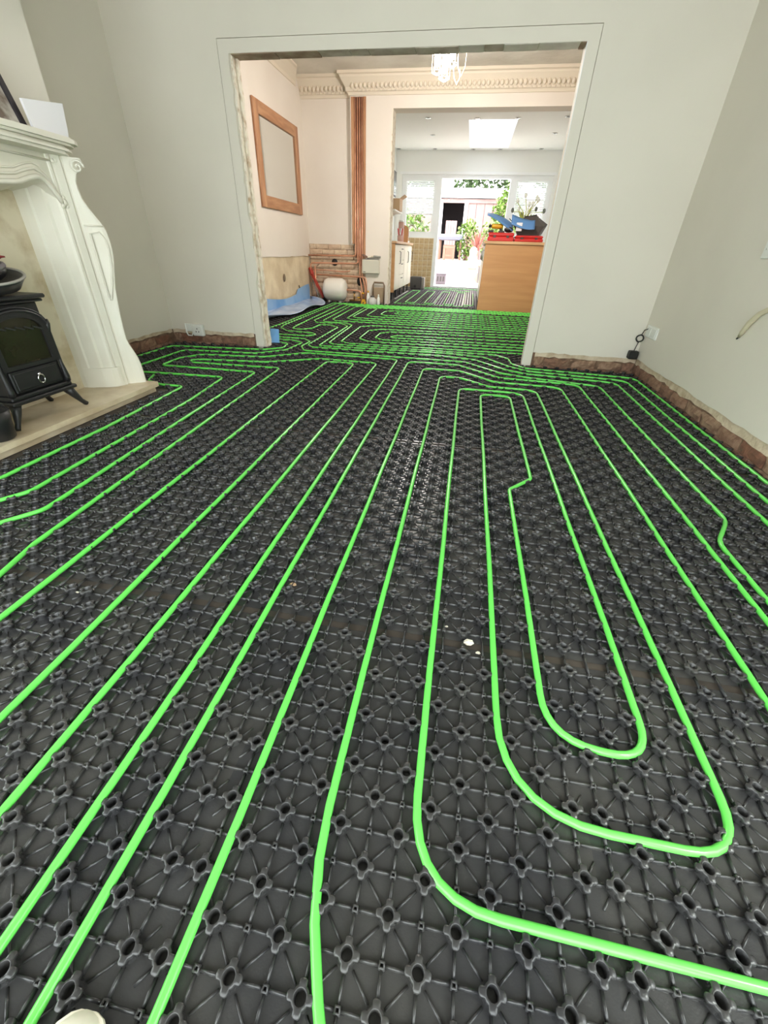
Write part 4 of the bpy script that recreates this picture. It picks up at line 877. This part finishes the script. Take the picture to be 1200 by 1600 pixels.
# left base units
LX = -1.43
lb = thing('base_cabinet', 'run of cream kitchen base units on feet along the left', 'cabinet', (-1.74, 10.2, 0)); lo_ = Vector(lb.location)
m = MB(); m.box(-2.05, LX-.02, 8.97, 11.45, .15, .92); part(m, 'carcass', CREAM, lb, lo_)
m = MB(); m.box(-2.05, LX, 8.93, 8.97, .13, .93); part(m, 'end_panel', BEECH, lb, lo_)
for k, (y0, y1) in enumerate(((8.98, 9.57), (9.58, 10.17), (10.18, 10.77), (10.78, 11.44))):
    if k in (1,):
        for z0, z1 in ((.16, .4), (.41, .65), (.66, .91)):
            m = MB(); m.box(LX-.02, LX, y0, y1, z0, z1, .004); d_ = part(m, 'drawer', CREAM, lb, lo_); m = MB(); m.tube([(LX, (y0+y1)/2-.08, z1-.06), (LX+.025, (y0+y1)/2-.07, z1-.06), (LX+.025, (y0+y1)/2+.07, z1-.06), (LX, (y0+y1)/2+.08, z1-.06)], .006, 6); part(m, 'handle', IRONH, d_, lo_)
    else:
        m = MB(); m.box(LX-.02, LX, y0, y1, .16, .91, .004); d_ = part(m, 'cabinet_door', CREAM, lb, lo_)
        m = MB(); m.box(LX, LX+.004, y0+.07, y1-.07, .23, .84, .003); part(m, 'raised_panel', CREAM, d_, lo_)
        m = MB(); m.tube([(LX, y1-.05, .60), (LX+.028, y1-.05, .61), (LX+.028, y1-.05, .80), (LX, y1-.05, .81)], .007, 6); part(m, 'handle', IRONH, d_, lo_)
for y in (9.05, 9.6, 10.2, 10.8, 11.4):
    m = MB(); m.lathe([(.025, .0), (.025, .01), (.015, .02), (.015, .15)], (LX-.06, y, .001), 10); part(m, 'foot', BLACK, lb, lo_)
m = MB(); m.box(-2.056, LX+.025, 8.92, 11.47, .932, .972, .004); m.build('worktop', BEECHT, None, 'beech worktop along the left kitchen units', 'worktop')
m = MB(); m.box(-1.42, -1.40, 8.98, 11.0, .001, .02); m.build('plinth_strip', WHITEP, None, 'white plinth strip lying on the floor under the left units', 'strip')
# on the left worktop
ZL = .9725
def bread(label): 
    b = thing('bread_board', label, 'board', (-1.62, 11.30, ZL)); m = MB(); m.prism([(-.11, 0), (.11, 0), (.11, .26)]+[(.11*math.cos(math.pi*i/8), .26+.08*math.sin(math.pi*i/8)) for i in range(1, 8)]+[(-.11, .26)], .03, 'y', -.015); m.build('board', mat('warm_wood', (186, 138, 92), .5), b); m = MB(); m.lathe([(.012, -.017), (.018, -.017), (.018, .017), (.012, .017)], (0, 0, .29), 10, Matrix.Rotation(math.pi/2, 4, 'X')); m.build('hang_hole', DGREY, b)
bread('round topped wooden board standing at the far end of the left worktop')
b = thing('utensil_pot', 'pot of red handled utensils on the left worktop', 'pot', (-1.56, 10.35, ZL)); m = MB(); m.lathe([(.04, 0), (.05, .005), (.055, .12), (.05, .12), (.04, .01)], (0, 0, 0), 16); m.build('pot', PINKISH, b)
for k in range(5):
    an = k*1.25; m = MB(); m.tube([(.02*math.cos(an), .02*math.sin(an), .02), (.05*math.cos(an), .05*math.sin(an), .24)], .008, 6, rr=[.006, .013]); m.build('utensil', [RED, WHITEP, PINKISH, RED, CHROME][k], b)
b = thing('tall_canister', 'tall pinkish canister on the left worktop', 'canister', (-1.60, 10.75, ZL)); m = MB(); m.lathe([(.06, 0), (.062, .01), (.062, .36), (.05, .37)], (0, 0, 0), 18); m.build('body', PINKISH, b); m = MB(); m.lathe([(.055, .37), (.055, .40), (.01, .41)], (0, 0, 0), 18); m.build('lid', WHITEP, b)
sh_ = thing('wall_shelf', 'white wall shelf above the left worktop', 'shelf', (KX0, 10.6, 1.50)); m = MB(); m.box(.001, .42, -.5, .5, 0, .025, .003); m.build('board', WHITEP, sh_)
for yy in (-.4, .4):
    m = MB(); m.prism([(.002, 0), (.3, 0), (.002, -.22)], .02, 'y', yy-.01); m.build('bracket', WHITEP, sh_)
b = thing('cardboard_box', 'open cardboard box on the wall shelf at the left of the kitchen', 'box', (-1.76, 10.65, 1.527)); m = MB(); m.box(-.15, .15, -.2, .2, 0, .2, .002); m.build('carton', CARD, b)
for a, p in ((1, (.15, .25)), (-1, (-.15, -.25))):
    m = MB(); m.add([(p[0], -.2, .2), (p[0], .2, .2), (p[1], .2, .26), (p[1], -.2, .26)], [(0, 1, 2, 3)]); o = m.build('flap', CARD, b); o.modifiers.new('s', 'SOLIDIFY').thickness = .004
b = thing('wall_screen', 'thin dark television seen edge-on at the left kitchen wall', 'television', (-1.78, 10.72, 1.78)); m = MB(); m.box(-.012, .012, -.2, .2, 0, .42, .004); m.build('casing', BLACK, b); m = MB(); m.box(.012, .014, -.185, .185, .02, .4); m.build('screen', STOVEGLASS, b); m = MB(); m.tube([(-.012, 0, .2), (-.275, 0, .2)], .02, 8); m.build('wall_arm', IRON, b)
b = thing('wash_tap', 'chrome curved tap by the left patio window', 'tap', (-1.52, 11.40, ZL)); m = MB(); m.tube([(0, 0, 0), (0, 0, .28), (.03, 0, .34), (.10, 0, .35), (.16, 0, .30), (.175, 0, .27)], .012, 8); m.build('spout', CHROME, b); m = MB(); m.lathe([(.025, 0), (.025, .03), (.015, .04)], (0, 0, 0), 12); m.build('base', CHROME, b); m = MB(); m.tube([(0, 0, .1), (.0, -.05, .13)], .006, 6); m.build('lever', CHROME, b)
# speaker-like black box on floor
b = thing('black_speaker', 'dark grey box with round port on the floor below the tiles', 'speaker', (-1.30, 11.72, .0)); m = MB(); m.box(-.15, .13, -.1, .12, .022, .285, .012); m.build('cabinet', DGREY, b); m = MB(); m.lathe([(.03, -.003), (.03, .003), (.001, .003)], (-.02, -.101, .08), 14, Matrix.Rotation(math.pi/2, 4, 'X')); m.build('port', BLACK, b); m = MB(); m.box(.132, .20, -.06, .12, .022, .27, .01); m.build('side_panel', GREYM, b)
for dx in (-.12, .1):
    m = MB(); m.box(dx-.015, dx+.015, -.08, .1, .0, .024); m.build('foot', BLACK, b)

# on the peninsula
def tray(label, x0, x1, y0, y1, h_):
    b = thing('red_tool_case', label, 'tool case', ((x0+x1)/2, (y0+y1)/2, ZT)); hw, hd = (x1-x0)/2, (y1-y0)/2
    m = MB(); m.box(-hw, hw, -hd, hd, 0, h_*.55, .012); m.build('case_base', RED, b); m = MB(); m.box(-hw*.98, hw*.98, -hd*.97, hd, h_*.56, h_, .015); m.build('case_lid', RED, b)
    for dx in (-.5, .5):
        m = MB(); m.box(dx*hw-.02, dx*hw+.02, -hd-.004, -hd+.004, h_*.42, h_*.68, .002); m.build('latch', DGREY, b)
tray('long red tool case at the left of the worktop', .21, .615, 8.02, 8.32, .115); tray('red tool case under the dark bag at the right', .625, 1.06, 8.0, 8.3, .085)
b = thing('cordless_drill', 'yellow and black cordless drill on the red tool case', 'drill', (.34, 8.16, ZT+.116)); m = MB(); m.lathe([(.02, -.09), (.03, -.08), (.034, .0), (.036, .05), (.03, .08), (.012, .085)], (0, 0, .085), 14, Matrix.Rotation(math.pi/2, 4, 'Y')); m.build('motor_body', YELLOW, b)
m = MB(); m.lathe([(.008, 0), (.02, .005), (.022, .03), (.012, .05)], (-.14, 0, .085), 12, Matrix.Rotation(math.pi/2, 4, 'Y')); m.build('chuck', BLACK, b); m = MB(); m.bar((.04, 0, .07), (.07, 0, .02), .03, .035); m.build('grip', BLACK, b); m = MB(); m.box(.02, .12, -.03, .03, .0, .028, .006); m.build('battery', DGREY, b)
b = thing('tape_roll', 'dark roll of tape beside the drill', 'tape', (.245, 8.12, ZT+.116)); m = MB(); m.lathe([(.02, 0), (.042, 0), (.042, .03), (.02, .03), (.02, 0)], (0, 0, 0), 18); m.build('roll', DGREY, b); m = MB(); m.lathe([(.016, .0), (.0195, .0), (.0195, .031), (.016, .031), (.016, 0)], (0, 0, 0), 14); m.build('core', CARD, b)
b = thing('black_pouch', 'black pouch on the red cases beside the drill', 'pouch', (.52, 8.13, ZT+.118)); m = MB(); m.ell((0, 0, .04), (.07, .06, .04)); m.build('pouch', BLACK, b); m = MB(); m.tube([(-.05, -.04, .05), (0, -.06, .06), (.05, -.04, .05)], .004, 6); m.build('zip', GREYM, b)
b = thing('blue_offcut', 'long blue insulation sheet rolled across the tool cases', 'sheet', (.50, 8.17, ZT+.2)); m = MB(); vs = []; fs = []
for i in range(15):
    s1 = i/14; x = -.34+.42*s1; z = .17-.02*s1-.12*s1*s1
    for j in range(5): q = j/4; vs.append((x, -.10+.16*q, z+.01-.10*(1-q)*min(1, .35+s1)))
for i in range(14):
    for j in range(4): a = i*5+j; fs.append((a, a+5, a+6, a+1))
m.add(vs, fs, True); o = m.build('curled_sheet', BLUET, b); o.modifiers.new('s', 'SOLIDIFY').thickness = .012
m = MB(); m.tube([(.0, -.095, .10), (.06, -.1, .05), (.12, -.1, -.03)], .006, 6); m.build('dark_edge', BLACK, b)
b = thing('blue_sheet_piece', 'short blue sheet lying against the dark bag', 'sheet', (.74, 8.10, ZT+.20)); m = MB(); vs = []; fs = []
for i in range(11):
    s1 = i/10; x = -.2+.36*s1; z = .13-.09*math.sin(s1*math.pi*.55)+.03*s1
    for j in range(5): q = j/4; vs.append((x, -.10+.14*q, z+.03-.13*(1-q)))
for i in range(10):
    for j in range(4): a = i*5+j; fs.append((a, a+5, a+6, a+1))
m.add(vs, fs, True); o = m.build('curled_sheet', BLUET, b); o.modifiers.new('s', 'SOLIDIFY').thickness = .01
m = MB(); m.box(-.12, -.03, -.075, -.06, -.06, .05, .004); m.build('white_label', PAPER, b)
b = thing('dark_bag', 'dark grey angular rubble bag on the peninsula', 'bag', (.86, 8.22, ZT+.087)); m = MB()
m.add([(-.20, -.10, .0), (.13, -.12, -.0), (.20, .1, .03), (-.18, .12, .0), (-.27, -.12, .13), (.17, -.15, .12), (.26, .08, .16), (-.22, .14, .17), (-.12, -.04, .24), (.05, -.05, .27), (.10, .08, .25), (-.08, .1, .26)],
      [(3, 2, 1, 0), (0, 1, 5, 4), (1, 2, 6, 5), (2, 3, 7, 6), (3, 0, 4, 7), (4, 5, 9, 8), (5, 6, 10, 9), (6, 7, 11, 10), (7, 4, 8, 11), (8, 9, 10, 11)]); m.build('bag_body', DGREY, b)
m = MB(); m.tube([(-.12, -.04, .24), (.05, -.05, .27), (.10, .08, .25), (-.08, .1, .26)], .008, 6, True); m.build('rim_fold', BLACK, b)
b = thing('potted_tulips', 'pot of pale drooping tulips behind the dark bag', 'plant', (.80, 8.68, ZT)); m = MB(); m.lathe([(.06, 0), (.07, .01), (.095, .2), (.088, .2), (.07, .17), (.001, .16)], (0, 0, 0), 20); m.build('pot', WHITEP, b)
rnd = random.Random(12)
for k in range(12):
    an = k*2.4; R0 = .06+.03*rnd.random()+(.05 if k % 3 == 0 else 0); H = .42+.22*rnd.random(); tip = (R0*2.2*math.cos(an), R0*1.6*math.sin(an), H-(.14 if k % 3 == 0 else 0))
    m = MB(); m.tube([(.02*math.cos(an), .02*math.sin(an), .15), (.6*R0*math.cos(an), .6*R0*math.sin(an), H*.75), tip], .006, 5); s2 = m.build('stem', STEM, b)
    m = MB(); m.ell((tip[0], tip[1], tip[2]+.02), (.024, .024, .036), 10, 6); m.build('bloom', TULIP if k % 3 else mat('grey_leaf', (104, 112, 104), .6), s2)
for k in range(14):
    an = k*1.9; m = MB(); x, y = .03*math.cos(an), .03*math.sin(an)
    m.add([(x-.012, y, .15), (x+.012, y, .15), (x*2.5+.016, y*2.5, .32), (x*2.5-.016, y*2.5, .32), (x*5, y*5, .40+.05*math.sin(k))], [(0, 1, 2, 3), (3, 2, 4)]); m.build('leaf', STEM, b)
b = thing('glass_block', 'stack of patterned glass at the right of the peninsula', 'glass', (1.02, 8.62, ZT)); m = MB(); m.box(-.08, .06, -.08, .08, 0, .2, .006); m.build('block', mat('frosted', (206, 204, 196), .3, var=(170, 164, 152), vscale=40.), b); m = MB(); m.box(-.085, .065, -.085, .085, .2, .212, .003); m.build('cap', WHITEP, b)

# ------------------------------------------------------------------ garden
g = MB(); g.box(-14, 14, 12.78, 15.0, -.15, .03); g.box(-14, 14, 15.0, 15.9, -.15, .3); g.box(-14, 14, 15.9, 40, -.15, .58)
struct('ground_patio', g, mat('patio_paving', (216, 210, 200), .9, var=(196, 188, 178), vscale=2.), 'pale stepped paved garden patio', 'patio')
fn = thing('garden_fence', 'pale panelled fence at the end of the garden', 'fence', (0, 26, .58))
for k in range(24):
    m = MB(); m.box(-.29, .29, -.02, .02, 0, 1.7); m.build('fence_board', SHEDW, fn, loc=(-7+.6*k, 0, 0))
shd = thing('garden_shed', 'pale pink garden shed with a dark open front and white posts', 'shed', (-.5, 19.0, .58)); so2 = Vector(shd.location)
gp = lambda mb, n_, m_, p=shd, **k: part(mb, n_, m_, p, so2, **k)
m = MB(); m.box(-3.2, 3.0, 21.4, 21.5, .58, 2.9); gp(m, 'back_wall', DARKIN)
m = MB(); m.box(-3.3, -3.2, 19, 21.5, .58, 2.9); gp(m, 'side_wall', SHEDW); m = MB(); m.box(3.0, 3.1, 19, 21.5, .58, 2.9); gp(m, 'side_wall', SHEDW)
m = MB(); m.box(-3.2, -1.45, 19, 19.08, .58, 2.42); gp(m, 'front_wall', SHEDW)
for k in range(11): m = MB(); m.box(-.36+.3*k, -.36+.3*k+.29, 19, 19.06, .58, 2.42, .004); gp(m, 'cladding_board', SHEDW)
m = MB(); m.box(-3.3, 3.1, 18.95, 19.08, 2.34, 2.46); gp(m, 'lintel', SHEDW)
m = MB(); m.box(-3.4, 3.2, 18.85, 18.93, 2.48, 2.62); gp(m, 'fascia', UPVC)
m = MB(); m.prism([(18.75, 2.62), (18.75, 2.68), (21.7, 3.05), (21.7, 2.98)], 6.8, 'x', -3.5); gp(m, 'roof', mat('pale_roof', (226, 222, 214), .7))
for x in (-.5, -1.42): m = MB(); m.box(x, x+.13, 18.94, 19.07, .58, 2.42); gp(m, 'post', UPVC)
m = MB(); m.ell((-1.1, 18.93, 2.4), (.04, .03, .04)); gp(m, 'porch_lamp', WHITEP)
b = thing('storage_crate', 'pinkish wooden crate standing in the dark shed opening', 'crate', (-.90, 18.6, .58))
for k in range(4): m = MB(); m.box(-.2+.1*k, -.105+.1*k, -.1, .1, .45, 1.2, .004); m.build('slat', SHEDW, b)
m = MB(); m.box(-.22, .22, -.12, .12, .0, .45); m.build('base', BROWNW, b)
b = thing('garden_table', 'garden table with pale covered top in front of the shed', 'table', (-.80, 17.2, .58)); m = MB(); m.box(-.42, .42, -.4, .4, .68, .74, .01); m.build('table_top', mat('pale_cover', (150, 156, 166), .6), b); m = MB(); m.box(-.44, .44, -.42, .42, .58, .68, .01); m.build('cover_skirt', mat('grey_cover', (96, 98, 112), .7), b)
for x in (-.36, .36):
    for y in (-.34, .34): m = MB(); m.box(x-.03, x+.03, y-.03, y+.03, 0, .58); m.build('leg', BROWNW, b)
b = thing('wooden_stool', 'small wooden stool in front of the garden table', 'stool', (-.78, 16.3, .58)); m = MB(); m.box(-.18, .18, -.16, .16, .34, .38, .006); m.build('seat', BROWNW, b)
for x in (-.15, .15):
    for y in (-.13, .13): m = MB(); m.box(x-.025, x+.025, y-.025, y+.025, 0, .34); m.build('leg', BROWNW, b)
m = MB(); m.box(-.13, .13, -.145, -.125, .12, .16); m.build('stretcher', BROWNW, b)
b = thing('fountain_figure', 'pale stone garden figure on a pedestal', 'statue', (.02, 14.75, .03)); m = MB(); m.lathe([(.17, 0), (.17, .05), (.12, .08), (.09, .25), (.11, .3), (.15, .33), (.15, .36)], (0, 0, 0), 18); m.build('pedestal', STONE, b)
m = MB(); m.lathe([(.10, .36), (.14, .42), (.15, .55), (.12, .68), (.10, .75), (.12, .82), (.09, .9), (.03, .94)], (0, 0, 0), 16); m.build('figure', STONE, b)
b = thing('grey_pot', 'small grey garden pot beside the stone figure', 'pot', (.33, 14.9, .03)); m = MB(); m.lathe([(.07, 0), (.08, .01), (.11, .42), (.12, .45), (.1, .45), (.07, .38), (.001, .36)], (0, 0, 0), 16); m.build('pot', mat('slate_grey', (130, 128, 132), .7), b); m = MB(); m.lathe([(.112, .43), (.125, .44), (.125, .47), (.112, .48)], (0, 0, 0), 16); m.build('rim', GREYM, b)
b = thing('planter_box', 'grey lavender planter box just outside the patio door', 'planter', (-.81, 13.6, .03)); m = MB(); m.box(-.14, .14, -.14, .14, 0, .25, .01); m.build('box', mat('lavender_grey', (112, 104, 112), .7), b); m = MB(); m.box(-.15, .15, -.15, .15, .25, .275, .006); m.build('rim', mat('lavender_grey', (112, 104, 112), .7), b)
for dx in (-.08, .0, .08): m = MB(); m.box(dx-.02, dx+.02, -.146, -.138, .08, .2); m.build('slot', DGREY, b)
for k in range(7):
    m = MB(); m.box(-.02, .02, -.02, .02, 0, .02)
def leafball(name, label, loc, rx, ry, rz, n, ls, mt, seed, trunk=0., group='garden planting'):
    rnd = random.Random(seed); o = thing(name, label, 'plant' if trunk == 0 else 'tree', loc, group); vs = []; fs = []
    for k in range(n):
        a = rnd.uniform(0, 6.283); u = rnd.uniform(-1, 1); r = rnd.uniform(.55, 1.)
        c = Vector((rx*r*math.sqrt(1-u*u)*math.cos(a), ry*r*math.sqrt(1-u*u)*math.sin(a), trunk+rz+rz*r*u))
        d = Vector((rnd.gauss(0, 1), rnd.gauss(0, 1), rnd.gauss(0, 1))).normalized(); e_ = d.cross(Vector((0, 0, 1))).normalized()*ls*.4; q = d*ls
        i = len(vs); vs += [c, c+q*.5+e_, c+q, c+q*.5-e_]; fs.append((i, i+1, i+2, i+3))
    m = MB(); m.add(vs, fs); fo = m.build('foliage', mt, o, kind='stuff')
    m = MB(); m.tube([(0, 0, 0), (.02, 0, trunk*.6+rz*.4), (0, 0, trunk+rz)], .04, 6, rr=[.06, .045, .02]); m.build('trunk' if trunk else 'stem', BROWNW, o); return o
leafball('shrub', 'bright green shrub left of the red cordyline', (-.24, 17.0, .58), .40, .34, .6, 900, .10, LEAF, 1)
leafball('shrub', 'bright green shrub behind the peninsula corner', (.62, 16.4, .58), .5, .4, .6, 900, .10, LEAF, 2)
leafball('tree', 'tall light green tree at the right of the doorway', (1.05, 18.0, .58), .55, .5, .8, 1300, .13, LEAF, 3, .6)
leafball('tree', 'dark green tree behind the shed on the left', (-3.3, 23.2, .58), 1.5, .8, 1.2, 1800, .22, LEAFD, 4, 1.2)
leafball('tree', 'dark green tree behind the shed in the middle', (.2, 23.6, .58), 1.6, .8, 1.3, 1800, .22, LEAFD, 5, 1.2)
leafball('tree', 'dark green tree behind the shed on the right', (3.6, 23.0, .58), 1.5, .8, 1.4, 1800, .22, LEAFD, 6, 1.2)
leafball('shrub', 'green shrub outside the left side window', (-2.2, 16.5, .58), .7, .5, .7, 900, .13, LEAF, 8)
leafball('shrub', 'green shrub outside the right side window', (2.4, 16.2, .58), .6, .5, .8, 900, .13, LEAF, 9)
co = thing('cordyline', 'spiky red leaved cordyline in front of the shed', 'plant', (.12, 15.5, .3), 'garden planting')
m = MB(); m.tube([(0, 0, 0), (0, 0, .6)], .05, 8); m.build('stem', BROWNW, co)
for k in range(26):
    an = k*2.399; el = .35+1.1*(k/26); L = .62; d = Vector((math.cos(an)*math.cos(el), math.sin(an)*math.cos(el), math.sin(el))); e_ = d.cross(Vector((0, 0, 1))).normalized()*.022; c = Vector((0, 0, .55))
    m = MB(); m.add([c-e_, c+e_, c+d*L*.6+e_*1.2, c+d*L*.6-e_*1.2, c+d*L-Vector((0, 0, .05))], [(0, 1, 2, 3), (3, 2, 4)]); m.build('leaf', LEAFR, co)
